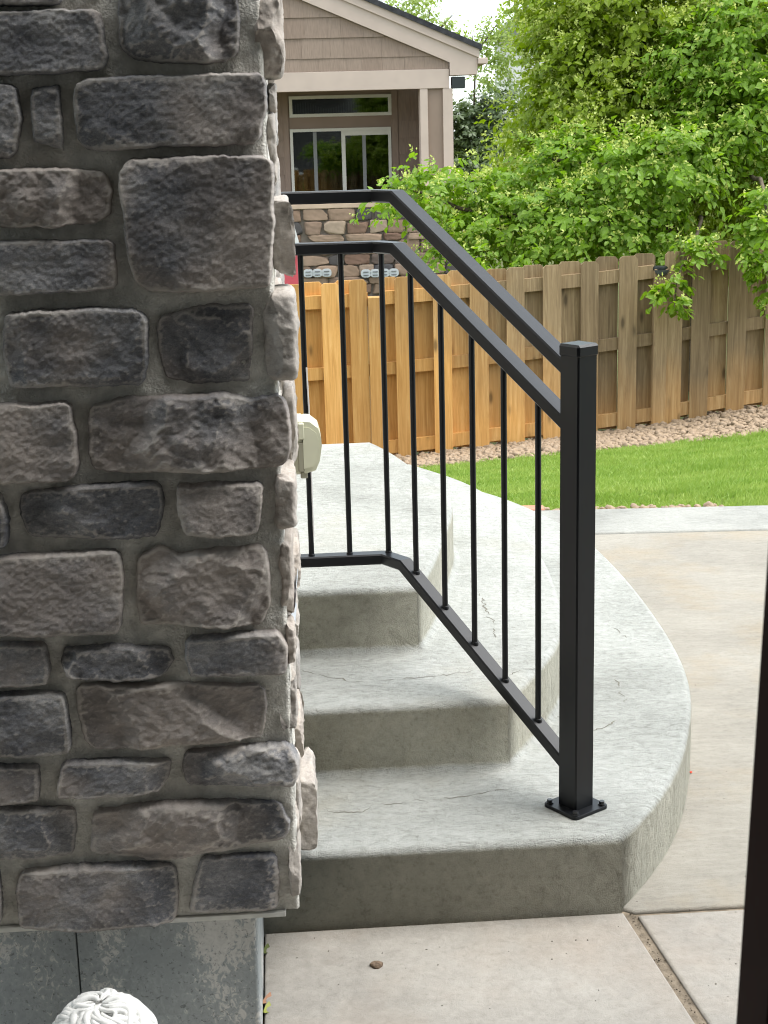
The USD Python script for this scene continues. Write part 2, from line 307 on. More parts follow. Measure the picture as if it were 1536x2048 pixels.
M['blossom'] = leaf_mat('yellow_green_seed', [(0, (0.48, 0.54, 0.14)), (0.5, (0.62, 0.66, 0.24)), (1, (0.74, 0.74, 0.38))], 0.35, (1, 1, 0.7))
M['leaf_grey'] = leaf_mat('grey_green_leaf', [(0, (0.09, 0.13, 0.05)), (0.6, (0.19, 0.24, 0.10)), (1, (0.33, 0.37, 0.19))], 0.3)
M['leaf_far'] = leaf_mat('far_leaf', [(0, (0.24, 0.31, 0.08)), (0.6, (0.38, 0.45, 0.13)), (1, (0.54, 0.52, 0.22))], 0.45)
M['bark'] = simple('bark', (0.11, 0.085, 0.06), 0.9, 0.2, var=0.35, scale=25, bump=0.6, bscale=60)
M['grass'] = mat('grass_blade', {
    'g': ('geometry', {}), 'r': ('rgb_ramp', {'ramp': [(0, (0.22, 0.31, 0.06)), (0.5, (0.38, 0.49, 0.12)), (0.85, (0.52, 0.60, 0.22)), (1, (0.72, 0.70, 0.44))]}),
    'mp': ('mapping', {'scale': (1.2, 3.0, 1.0)}), 'n': ('noise_texture', {'scale': 2.2, 'detail': 5, 'roughness': 0.65}), 'nr': ('rgb_ramp', {'ramp': [(0.34, (0.80, 0.95, 0.55)), (0.5, (1.15, 1.18, 1.0)), (0.66, (1.5, 1.38, 1.5))]}),
    'm': ('mix_color', {'blend_type': 'multiply', 'fac': 1.0, 'use_clamp': False}), 'p': ('principled_bsdf', {'roughness': 0.5, 'specular_ior_level': 0.35}), 't': ('translucent_bsdf', {}), 'mc': ('mix_closure', {'fac': 0.4})},
    [('g.random_per_island', 'r.fac'), ('g.position', 'mp.vector'), ('mp.vector', 'n.vector'), ('n.fac', 'nr.fac'), ('r.color', 'm.a'), ('nr.color', 'm.b'), ('m.result', 'p.base_color'), ('m.result', 't.color'), ('p.BSDF', 'mc.closure1'), ('t.BSDF', 'mc.closure2')], 'mc.closure')
M['soil'] = simple('soil', (0.075, 0.085, 0.03), 0.95, 0.1, var=0.35, scale=12)
M['dirt'] = simple('dark_dirt', (0.055, 0.042, 0.03), 0.95, 0.1, var=0.5, scale=60, bump=0.6, bscale=180)
M['joint'] = simple('tan_joint', (0.20, 0.165, 0.125), 0.95, 0.1, var=0.4, scale=40, bump=0.4, bscale=200)
M['pebble'] = mat('river_pebble', {
    'g': ('geometry', {}), 'r': ('rgb_ramp', {'ramp': [(0, (0.28, 0.20, 0.13)), (0.15, (0.58, 0.43, 0.26)), (0.4, (0.76, 0.61, 0.40)), (0.52, (0.64, 0.40, 0.26)), (0.62, (0.82, 0.70, 0.51)), (0.8, (0.46, 0.41, 0.34)), (0.88, (0.88, 0.81, 0.66)), (1, (0.72, 0.56, 0.34))]}),
    'n': ('noise_texture', {'scale': 50, 'detail': 4}), 'nr': ('rgb_ramp', {'ramp': [(0.3, (0.75,) * 3), (0.7, (1.1,) * 3)]}), 'm': ('mix_color', {'blend_type': 'multiply', 'fac': 1.0, 'use_clamp': False}),
    'p': ('principled_bsdf', {'roughness': 0.6, 'specular_ior_level': 0.35})},
    [('g.random_per_island', 'r.fac'), ('g.position', 'n.vector'), ('n.fac', 'nr.fac'), ('r.color', 'm.a'), ('nr.color', 'm.b'), ('m.result', 'p.base_color')])

def vary(name, lo, hi, rough=0.7, n=None, bump=0.0, bscale=40, bmap=(1, 1, 1)):
    """Tone varies from object to object between lo and hi, with a little grain."""
    return mat(name, {
        'g': ('geometry', {}), 'oi': ('object_info', {}), 'r': ('rgb_ramp', {'ramp': n or [(0, lo), (1, hi)]}), 'mp': ('mapping', {'scale': bmap}),
        'nz': ('noise_texture', {'scale': bscale, 'detail': 5}), 'nr': ('rgb_ramp', {'ramp': [(0.3, (0.85,) * 3), (0.7, (1.1,) * 3)]}),
        'm': ('mix_color', {'blend_type': 'multiply', 'fac': 1.0, 'use_clamp': False}), 'b': ('bump', {'strength': bump, 'distance': 0.01}),
        'p': ('principled_bsdf', {'roughness': rough, 'specular_ior_level': 0.3})},
        [('oi.random', 'r.fac'), ('g.position', 'mp.vector'), ('mp.vector', 'nz.vector'), ('nz.fac', 'nr.fac'), ('r.color', 'm.a'), ('nr.color', 'm.b'), ('m.result', 'p.base_color'),
         ('nz.fac', 'b.height'), ('b.normal', 'p.normal')])
M['shake'] = vary('taupe_shake', (0.225, 0.160, 0.120), (0.25, 0.182, 0.138), 0.75, None, 0.3, 14, (6, 6, 0.4))
M['siding'] = simple('taupe_siding', (0.235, 0.168, 0.126), 0.7, 0.3, var=0.05, scale=4)
M['trim'] = simple('light_taupe_trim', (0.44, 0.345, 0.285), 0.6, 0.3, var=0.05, scale=3)
M['frame'] = simple('pale_window_frame', (0.55, 0.52, 0.45), 0.45, 0.4, var=0.03)
M['roof'] = simple('dark_shingle', (0.035, 0.034, 0.036), 0.9, 0.2, var=0.4, scale=14)
M['roof_grey'] = simple('grey_shingle', (0.16, 0.16, 0.17), 0.9, 0.2, var=0.3, scale=5)
M['gutter'] = simple('black_gutter', (0.010, 0.013, 0.012), 0.4, 0.5)
M['skirt_stone'] = vary('tan_ledge_stone', None, None, 0.85, [(0, (0.06, 0.055, 0.055)), (0.14, (0.085, 0.07, 0.062)), (0.2, (0.15, 0.088, 0.06)), (0.45, (0.22, 0.145, 0.098)), (0.7, (0.29, 0.20, 0.14)), (0.85, (0.17, 0.11, 0.08)), (1, (0.35, 0.265, 0.19))], 0.6, 9)
M['skirt_mortar'] = simple('tan_mortar', (0.16, 0.13, 0.105), 0.9, 0.2, var=0.2, scale=6)
M['cap'] = simple('sandstone_cap', (0.42, 0.31, 0.225), 0.8, 0.3, var=0.12, scale=5)
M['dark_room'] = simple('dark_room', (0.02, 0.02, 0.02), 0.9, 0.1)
M['curtain'] = simple('pale_curtain', (0.25, 0.25, 0.24), 0.8, 0.2)
M['pale_house'] = simple('pale_siding', (0.62, 0.60, 0.57), 0.7, 0.3, var=0.04)
M['house_wall'] = simple('house_siding', (0.17, 0.165, 0.155), 0.8, 0.2, var=0.06)
M['pink'] = simple('pink_plastic', (0.62, 0.10, 0.13), 0.4, 0.5, var=0.05)
M['white'] = simple('white_plastic', (0.75, 0.75, 0.74), 0.35, 0.5, var=0.03)
M['plate'] = simple('pale_grey_plastic', (0.42, 0.43, 0.43), 0.4, 0.4, var=0.03)
JYB = 0.82
M['bed'] = simple('bounce_bed_look', (0.50, 0.47, 0.42), 0.9, 0.2, var=0.3, scale=60, bump=0.8, bscale=60)
M['stile'] = simple('dull_grey_stile', (0.20, 0.20, 0.19), 0.5, 0.3, var=0.05)
M['red'] = simple('red_bit', (0.55, 0.06, 0.03), 0.6, 0.3)
M['rock'] = simple('pale_rock', (0.55, 0.47, 0.40), 0.9, 0.2, var=0.3, scale=6, bump=0.5, bscale=20)
M['paver'] = simple('red_paver', (0.42, 0.20, 0.14), 0.8, 0.2, var=0.15)
M['glass'] = mat('window_glass', {'tr': ('transparent_bsdf', {'color': (0.35, 0.37, 0.36)}), 'gl': ('glossy_bsdf', {'color': (0.85, 0.9, 0.9), 'roughness': 0.02}), 'f': ('fresnel', {'IOR': 1.9}), 'm': ('mix_closure', {})},
                 [('f.fac', 'm.fac'), ('tr.BSDF', 'm.closure1'), ('gl.BSDF', 'm.closure2')], 'm.closure')

# ================================================================ TERRAIN
FY = 11.3
_fx, _fz = zip(*[xz(*q, FY) for q in [(850, 915), (1013, 893), (1236, 866), (1327, 852), (1454, 829), (1536, 816)]])
def fence_z(X):
    X = np.asarray(X, float)
    z = np.interp(X, _fx, _fz)
    z = np.where(X < _fx[0], _fz[0] - (np.clip(_fx[0] - X, 0, 2.5)) * 0.055, z)
    return np.where(X > _fx[-1], _fz[-1] + np.clip(X - _fx[-1], 0, 3) * 0.10, z)
LY = 5.86
def terrain(X, Y):
    X, Y = np.asarray(X, float), np.asarray(Y, float)
    fz = fence_z(X)
    t = np.clip((Y - LY) / (FY - LY), 0, 1)
    z = -0.045 + (fz + 0.045) * t
    far = np.clip((Y - FY) / (24 - FY), 0, 1)
    z = np.where(Y > FY, fz + (-2.0 - fz) * far, z)
    edge = np.clip((X + 3.0) / 1.0, 0, 1) * np.clip((9 - X) / 2.0, 0, 1)
    z = np.where(Y <= FY, z * edge + (1 - edge) * np.clip(-0.045 + t * -0.9, -1, 0), z)
    return np.where(Y < LY, -0.14, z)
gx = np.concatenate([np.linspace(-140, -8, 12), np.linspace(-6, 10, 65), np.linspace(14, 160, 12)])
gy = np.concatenate([np.linspace(-40, 5, 8), [5.80, 5.83], np.linspace(5.86, 26, 80), np.linspace(30, 260, 14)])
GX, GY = np.meshgrid(gx, gy, indexing='ij')
top('ground', (np.c_[GX.ravel(), GY.ravel(), terrain(GX, GY).ravel()], grid_faces(len(gx), len(gy))), M['soil'], True, kind='structure')

# ================================================================ WALKWAY AND PATIO
H = 0.156968
def arc_side(x0, y0, xs, ys, n=30):
    """A step's curved right edge, from its front corner round to the mirrored back corner (mirror line y = 4.22)."""
    pts = np.array(list(zip(xs, ys))); full = np.vstack([pts, np.c_[pts[::-1, 0], 8.44 - pts[::-1, 1]]])
    d = np.r_[0, np.cumsum(np.linalg.norm(np.diff(full, axis=0), axis=1))]
    from scipy.interpolate import CubicSpline
    cs = CubicSpline(d, full); return cs(np.linspace(0, d[-1], n))
side1 = arc_side(0, 0, [0.6176, 0.706, 0.804, 0.888, 0.944, 0.988, 1.012], [2.674, 2.800, 2.975, 3.19, 3.375, 3.61, 3.92], 44)
side2 = arc_side(0, 0, [0.4467, 0.532, 0.590, 0.645, 0.690], [3.0251, 3.184, 3.305, 3.468, 3.75], 36)
side3 = arc_side(0, 0, [0.2855, 0.350, 0.409, 0.456], [3.3669, 3.583, 3.865, 4.12], 32)
steps_outline = [np.vstack([[-0.35, s[0, 1]], s, [-0.35, s[-1, 1]]]) for s in (side1, side2, side3)]

slab_z, slab_r = 0.0, 0.006
J1 = np.array([0.632, 2.668]); JD = np.array([0.665 - 0.626, 2.273 - 2.669])
J0 = J1 + JD * 5
walk = thing('walkway', None, None, (0, 0, 0), kind='structure')
part(walk, 'slab', slab([(-0.083, 2.664), (-0.075, 0.5), (J0[0] - 0.010, J0[1]), (J1[0] - 0.012, 2.664)], 0, -0.1, 0.005), M['walk'], 40)
part(walk, 'slab', slab([(J0[0] + 0.010, J0[1]), (3.6, J0[1]), (3.6, 2.652), (J1[0] + 0.014, 2.652)], 0, -0.1, 0.007), M['walk'], 40)
part(walk, 'joint_bed', box(-0.075, 3.6, 0.4, 2.70, -0.11, -0.008), M['joint'], label='tan dirt in the joints between the slabs')
BORD0 = lambda x: 5.478 - 0.07 * (x - 1.16)
BORD1 = lambda x: 5.853 - 0.075 * (x - 1.24)
patio_poly = [(J1[0] + 0.012, 2.666), (3.6, 2.666), (6.0, 2.7), (6.0, BORD0(6) - 0.006), (0.2, BORD0(0.2) - 0.006), (0.2, 2.70), (0.60, 2.70)]
patio = thing('patio', None, None, (0, 0, 0), kind='structure')
part(patio, 'slab', slab(patio_poly, 0, -0.1, 0.007), M['patio'], 40)
part(patio, 'border_slab', slab([(0.2, BORD0(0.2) + 0.006), (6.0, BORD0(6) + 0.006), (6.0, BORD1(6)), (0.75, BORD1(0.75)), (0.2, BORD1(0.2))], 0.002, -0.1, 0.012), M['border'], 40)
part(patio, 'joint_bed', box(0.25, 5.9, 2.66, 5.6, -0.11, -0.009), M['joint'])
ed = at_z(1012, 1030, 0.0); 
part(patio, 'paver', slab([(0.845, 5.875), (1.02, 5.862), (1.025, 5.93), (0.85, 5.945)], 0.008, -0.08, 0.008), M['paver'], 40, label='reddish paver at the edge of the lawn')

top('planting_bed', box(-4.0, -0.092, JYB + 0.14, 2.33, -0.13, -0.004), M['bed'], kind='structure')  # unseen pale ground, added to bounce light onto the foundation
# ================================================================ STEPS
st = thing('concrete_steps', 'pale stamped concrete steps with curved sides under the black railing', 'steps', (0.3, 4.2, 0))
for i, o in enumerate(steps_outline):
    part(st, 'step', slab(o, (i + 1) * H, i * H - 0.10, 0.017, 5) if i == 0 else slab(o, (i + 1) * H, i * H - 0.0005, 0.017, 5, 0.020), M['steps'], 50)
def crack(pix, z, w=0.0022, seed=0, plane=None):
    P = [at_z(x, y, z) for x, y in pix]; d = np.r_[0, np.cumsum([np.linalg.norm(P[i + 1] - P[i]) for i in range(len(P) - 1)])]
    n = max(int(d[-1] / 0.006), 6); s = np.linspace(0, d[-1], n); Q = np.c_[[np.interp(s, d, [p[k] for p in P]) for k in range(3)]].T
    Q[:, :2] += (np.c_[meshkit.fbm(np.c_[s * 55, s * 0, s * 0 + seed]), meshkit.fbm(np.c_[s * 55, s * 0 + 9, s * 0 + seed])] - 0.5) * 0.022
    ww = w * np.clip(2.6 * meshkit.noise(np.c_[s * 45, s * 0, s * 0 + seed + 5]) - 0.55, 0.0, 2) * np.sin(np.linspace(0.05, np.pi - 0.05, n)) ** 0.3
    t = np.gradient(Q, axis=0); nn = np.c_[-t[:, 1], t[:, 0], t[:, 2] * 0]; nn /= np.linalg.norm(nn, axis=1, keepdims=True)
    v = np.empty((2 * n, 3)); v[0::2] = Q + nn * ww[:, None]; v[1::2] = Q - nn * ww[:, None]; v[:, 2] = z + 0.0006
    f = [[2 * i + 1, 2 * i + 3, 2 * i + 2, 2 * i] for i in range(n - 1)]
    return trimesh.Trimesh(v, tri(f), process=False)
for pix, lvl, sd in [([(605, 1342), (640, 1352), (720, 1364), (800, 1358), (880, 1352), (945, 1342)], 2, 1), ([(630, 1612), (662, 1622), (705, 1628), (760, 1607), (850, 1601), (930, 1592), (1018, 1577)], 1, 2),
                     ([(1020, 1352), (1050, 1338), (1085, 1335)], 2, 3), ([(1075, 1480), (1100, 1440), (1150, 1420)], 1, 6),
                     ([(1205, 1240), (1235, 1262), (1250, 1275)], 1, 4), ([(1225, 1350), (1240, 1380), (1252, 1405)], 1, 5), ([(1190, 1465), (1215, 1450), (1235, 1440)], 1, 7), ([(915, 1040), (930, 1050), (945, 1056)], 1, 8),
                     ([(960, 1180), (975, 1230), (990, 1255), (985, 1290)], 2, 9), ([(975, 1110), (990, 1130), (1012, 1140)], 1, 11)]:
    part(st, 'crack', crack(pix, lvl * H, 0.0013, sd), M['crack'])

# ================================================================ RAILING
rl = thing('metal_railing', 'matte black square-tube railing with post bolted to the lowest step', 'railing', (0.554, 2.817, H))
P0 = np.array([0.55385, 2.81707]); P1 = np.array([0.25102, 3.27031]); P2 = np.array([0.20969, 3.33217])
ZT, DM, DB, DROP = 1.3641, 0.1083, 0.7011, 0.3221
RD = (P0 - P1) / np.linalg.norm(P0 - P1); RN = np.array([RD[1], -RD[0]])     # along the sloped rail, and across it
PANG = math.atan2(RD[1], RD[0])
PS = 0.0255
def oriented(m, c, ang):
    m.apply_transform(trimesh.transformations.rotation_matrix(ang, (0, 0, 1))); m.apply_translation((c[0], c[1], 0)); return m
post = part(rl, 'post', oriented(box(-PS, PS, -PS, PS, H + 0.004, H + 0.935, 0.003), P0, PANG), M['black'], 30)
capm = cat_m([box(-PS - .0022, PS + .0022, -PS - .0022, PS + .0022, H + 0.922, H + 0.947, 0.0045)])
part(rl, 'post_cap', oriented(capm, P0, PANG), M['black'], 30)
pl = Polygon([(-0.0475, -0.0475), (0.0475, -0.0475), (0.0475, 0.0475), (-0.0475, 0.0475)]).buffer(-0.010).buffer(0.010, quad_segs=5)
plate = slab(np.array(pl.exterior.coords)[:-1], H + 0.0075, H + 0.0005, 0.0015, 2)
bp = part(rl, 'base_plate', oriented(plate, P0, PANG), M['black'], 40)
for sx in (-1, 1):
    for s_y in (-1, 1):
        b = cat_m([trimesh.creation.cylinder(0.0078, 0.0022, sections=18).apply_translation((0, 0, 0.0011)), trimesh.creation.cylinder(0.0058, 0.006, sections=6).apply_translation((0, 0, 0.0048))])
        b.apply_translation((sx * 0.037, s_y * 0.037, H + 0.0075)); part(bp, 'bolt', oriented(b, P0, PANG), M['bolt'], 30)
def rail(z, w, t, r=0.003):
    """A rectangular tube along wall end, turn, slope bend and post, mitred at each bend."""
    path = [np.array([-0.03, P2[1], z]), np.array([*P2, z]), np.array([*P1, z]), np.array([*(P0 - RD * PS * 0.9), z - DROP * (1 - PS * 0.9 / np.linalg.norm(P0 - P1))])]
    sec = []
    for cx, cz in ((1, 1), (-1, 1), (-1, -1), (1, -1)):
        for a in ((0, 1), (1, 0)) if cx * cz > 0 else ((1, 0), (0, 1)):
            sec.append((cx * (w / 2 - r * a[0]), cz * (t / 2 - r * a[1])))
    order = sorted(range(8), key=lambda k: math.atan2(sec[k][1], sec[k][0])); sec = np.array([sec[k] for k in order])
    dirs = [path[i + 1] - path[i] for i in range(3)]; dirs = [d / np.linalg.norm(d) for d in dirs]
    sides = []
    for d in dirs:
        s = np.cross(d, (0, 0, 1)); sides.append(s / np.linalg.norm(s))
    V = []
    for i in range(4):
        d = dirs[min(i, 2)]; s = sides[min(i, 2)]
        upv = np.cross(s, d)
        base = path[i] + np.outer(sec[:, 0], s) + np.outer(sec[:, 1], upv)
        if i in (1, 2):                                        # onto the mitre plane
            nrm = dirs[i - 1] + dirs[i]; nrm /= np.linalg.norm(nrm)
            if i == 1: s2 = sides[1]; u2 = np.cross(s2, dirs[1])
            base = path[i] + np.outer(sec[:, 0], sides[i]) + np.outer(sec[:, 1], np.cross(sides[i], dirs[i]))
            base = base - np.outer(((base - path[i]) @ nrm) / (dirs[i] @ nrm), dirs[i])
        if i == 3:                                             # cut flush with the post face
            nrm = np.array([*RD, 0]); base = base - np.outer(((base - path[i]) @ nrm) / (d @ nrm), d)
        V.append(base)
    V = np.vstack(V); f = []
    for i in range(3):
        for k in range(8):
            k2 = (k + 1) % 8; f.append([i * 8 + k, i * 8 + k2, i * 8 + 8 + k2, i * 8 + 8 + k])
    caps = [[0, k + 1, k] for k in range(1, 7)] + [[24, 24 + k, 24 + k + 1] for k in range(1, 7)]
    m = trimesh.Trimesh(V, np.vstack([tri(f), caps]), process=False); m.fix_normals(); return m
part(rl, 'handrail', rail(ZT, 0.038, 0.0265), M['black'], 25)
part(rl, 'middle_rail', rail(ZT - DM, 0.038, 0.0245), M['black'], 25)
part(rl, 'bottom_rail', rail(ZT - DM - DB, 0.034, 0.0245), M['black'], 25)
LS = np.linalg.norm(P0 - P1)
bal = [((x, P2[1]), 0.0) for x in (0.044, 0.131, 0.2195)] + [(tuple(P1 + RD * s), DROP * s / LS) for s in (0.0414, 0.1400, 0.2375, 0.3340, 0.4345)]
for (bx, by), dz in bal:
    zb, zt = ZT - DM - DB - dz, ZT - DM - dz
    c = trimesh.creation.cylinder(0.0062, zt - zb - 0.006, sections=20); c.apply_translation((bx, by, (zb + zt) / 2))
    shoe = trimesh.creation.revolve([(0.0062, 0.004), (0.0080, 0.004), (0.0080, 0.008), (0.0070, 0.0115), (0.0062, 0.012)], sections=20); shoe.apply_translation((bx, by, zb + (0.004 if dz == 0 else 0.006)))
    part(rl, 'baluster', cat_m([c, shoe]), M['black'], 35)

# ================================================================ STONE WALL (front face at y = WY, side face at x = WX)
WY, WX = 2.30, -0.012
wl = thing('stone_wall', 'tall dark grey rough stone wall with mortar joints at the left', 'wall', (-0.3, WY, 0))
ZB = 0.247
# mortar: a lumpy sheet on the front and the side
def mortar_sheet():
    nu, nv = 150, 330
    X = np.linspace(-0.62, WX, nu); Z = np.linspace(ZB, 1.90, nv); A, B = np.meshgrid(X, Z, indexing='ij')
    p = np.c_[A.ravel(), A.ravel() * 0, B.ravel()]
    rel = (meshkit.fbm(p * 24, 4, 3) - 0.5) * 0.010 + (meshkit.fbm(p * 140, 3, 9) - 0.5) * 0.003
    v = np.c_[A.ravel(), WY - rel, B.ravel()]; v[A.ravel() > WX - 1e-6, 1] += 0.008
    f1 = grid_faces(nu, nv)
    nv2 = 60; Y2 = np.concatenate([np.linspace(WY + 0.008, 3.6, nv2 - 4), [4.2, 5.0, 6.0, 7.0]]); Z2 = np.linspace(ZB, 1.90, 160); C, D = np.meshgrid(Y2, Z2, indexing='ij')
    p2 = np.c_[C.ravel() * 0, C.ravel(), D.ravel()]; rel2 = (meshkit.fbm(p2 * 28, 4, 5) - 0.5) * 0.014
    v2 = np.c_[WX + rel2 * (C.ravel() > WY + 0.01), C.ravel(), D.ravel()]
    return cat_m([(v, f1), (v2, grid_faces(nv2, 160))])
part(wl, 'mortar', mortar_sheet(), M['mortar'], True)
part(wl, 'core', cat_m([box(-4.0, WX - 0.03, WY + 0.03, 7.0, ZB + 0.002, 1.9), box(-4.0, WX - 0.002, WY + 0.002, 7.0, 1.9, 5.8), box(-4.0, -0.63, WY, WY + 0.1, ZB, 1.9)]), M['mortar'])

def polyline(pts, n, seed, amp):
    pts = np.array(pts, float); d = np.r_[0, np.cumsum(np.linalg.norm(np.diff(pts, axis=0), axis=1))]
    s = np.linspace(0, d[-1], n); q = np.c_[np.interp(s, d, pts[:, 0]), np.interp(s, d, pts[:, 1])]
    # soften the corners of the traced line, then roughen it
    k = max(2, int(0.006 / (d[-1] / n)))
    for _ in range(2):
        q[1:-1] = (np.roll(q, 1, 0) + np.roll(q, -1, 0) + 2 * q)[1:-1] / 4
    t = np.gradient(q, axis=0); nn = np.c_[-t[:, 1], t[:, 0]] / np.linalg.norm(t, axis=1, keepdims=True)
    h = (meshkit.fbm(np.c_[s * 40, s * 0 + seed, s * 0], 4, seed) - 0.5) * 2 * amp + (meshkit.fbm(np.c_[s * 170, s * 0 + seed, s * 0], 3, seed + 7) - 0.5) * amp
    h *= np.minimum(1, np.minimum(np.arange(n), np.arange(n)[::-1]) / 6.0)
    return q + nn * h[:, None]
def front_stone(tops, rights, bottoms, lefts, seed, prot=0.026, rough=1.0, pitch=0.0, ew=0.0042):
    """A rock-faced stone whose outline, given in photograph pixels, is laid on the wall's face; its own relief stands proud of the mortar."""
    Yp = WY - prot * 0.8
    c = lambda L: [xz(x, y, Yp) for x, y in L]
    T, B = c(tops), c(bottoms); mid = np.mean(T + B, axis=0); hs_ = (np.ptp([q_[0] for q_ in T + B]), np.ptp([q_[1] for q_ in T + B]))
    grow = lambda L: [tuple(mid + (np.array(q_) - mid) * (1 + 0.0042 / hs_[0], 1 + 0.0042 / hs_[1])) for q_ in L]; c0_ = c; c = lambda L: grow(c0_(L)); T, B = grow(T), grow(B)
    R = [T[-1]] + c(rights) + [B[-1]]; L = [T[0]] + c(lefts) + [B[0]]
    W = np.linalg.norm(np.subtract(T[-1], T[0])); Hh = np.linalg.norm(np.subtract(T[0], B[0]))
    nu, nv = int(np.clip(W / 0.0017, 12, 140)), int(np.clip(Hh / 0.0017, 12, 140))
    top_, bot = polyline(T, nu, seed, 0.0026), polyline(B, nu, seed + 1, 0.0026)
    lef, rig = polyline(L, nv, seed + 2, 0.0022), polyline(R, nv, seed + 3, 0.0022)
    u = np.linspace(0, 1, nu)[:, None, None]; v = np.linspace(0, 1, nv)[None, :, None]
    S = (1 - v) * top_[:, None] + v * bot[:, None] + (1 - u) * lef[None] + u * rig[None] - ((1 - u) * (1 - v) * top_[0] + u * (1 - v) * top_[-1] + (1 - u) * v * bot[0] + u * v * bot[-1])
    U, V = np.broadcast_arrays(u[..., 0], v[..., 0])
    # rounded corners: pull grid corners inwards
    dx, dy = np.minimum(U, 1 - U) * W, np.minimum(V, 1 - V) * Hh
    rc = min(0.013, 0.2 * Hh, 0.2 * W)
    q = np.clip(1 - dx / rc, 0, 1) * np.clip(1 - dy / rc, 0, 1); cen = S.mean((0, 1))
    S = S + (cen - S) * (q ** 2)[..., None] * 0.30 * rc / 0.05
    p = np.c_[S.reshape(-1, 2)[:, 0], np.full(nu * nv, seed * 3.7), S.reshape(-1, 2)[:, 1]]
    ew1 = ew * (0.55 + 0.9 * meshkit.fbm(p * 30, 3, seed + 11)).reshape(nu, nv)
    ex, ey = 1 - np.clip(1 - dx / ew1, 0, 1) ** 2.2, 1 - np.clip(1 - dy / ew1, 0, 1) ** 2.2
    e = np.sqrt(np.clip(ex, 0, 1)) * np.sqrt(np.clip(ey, 0, 1))
    r_ = np.random.default_rng(seed)
    big = (meshkit.fbm(p * 11, 4, seed) - 0.5) * 0.018 * rough
    med = (meshkit.fbm(p * 38, 5, seed + 2) - 0.5) * 0.0085 * rough
    fin = (meshkit.fbm(p * 170, 4, seed + 4) - 0.5) * 0.0030
    body = np.full(nu * nv, prot) + big + pitch * (V.ravel() - 0.5) * 0.02
    rel = (S - cen).reshape(-1, 2)
    wob = (meshkit.fbm(p * 30, 4, seed + 20) - 0.5) * 0.026
    for k in range(int(r_.integers(6, 12))):                    # chipped facets: tilted planes that cut the body
        a = r_.uniform(0, 2 * np.pi); n2 = np.array([np.cos(a), np.sin(a)]); ext = abs(n2[0]) * W / 2 + abs(n2[1]) * Hh / 2
        slope = r_.uniform(0.22, 0.75) * rough; start = ext * r_.uniform(0.15 if rough > 0.85 else 0.5, 0.92)
        body = np.minimum(body, prot + 0.004 - slope * (rel @ n2 + wob - start))
    body = np.maximum(body, prot * 0.35) + med + fin
    h = -0.012 + (0.012 + body.reshape(nu, nv)) * e + (1 - e) * 0
    P = np.c_[S.reshape(-1, 2)[:, 0], WY - h.ravel(), S.reshape(-1, 2)[:, 1]]
    hb = h.copy()
    for _ in range(6): hb = (np.roll(hb, 1, 0) + np.roll(hb, -1, 0) + np.roll(hb, 1, 1) + np.roll(hb, -1, 1)) / 4
    curv = np.clip((h - hb) / 0.0011, -1, 1)
    rim = np.clip(1.25 - np.minimum(dx, dy) / 0.018, 0, 1) * np.clip(1.9 * (meshkit.fbm(p * 14, 3, seed + 31).reshape(nu, nv) - 0.34), 0, 1)
    edge_in = np.clip((np.minimum(dx, dy) - 0.003) / 0.006, 0, 1) * 0.75 + 0.25
    wear = np.clip(0.30 + 0.34 * curv * edge_in + 0.40 * rim, 0, 1)
    # grid edges run back into the mortar
    f = grid_faces(nu, nv)[:, ::-1]
    m = trimesh.Trimesh(P, tri(f), process=False)
    if m.face_normals[:, 1].mean() > 0: m.invert()
    return m, wear.ravel()
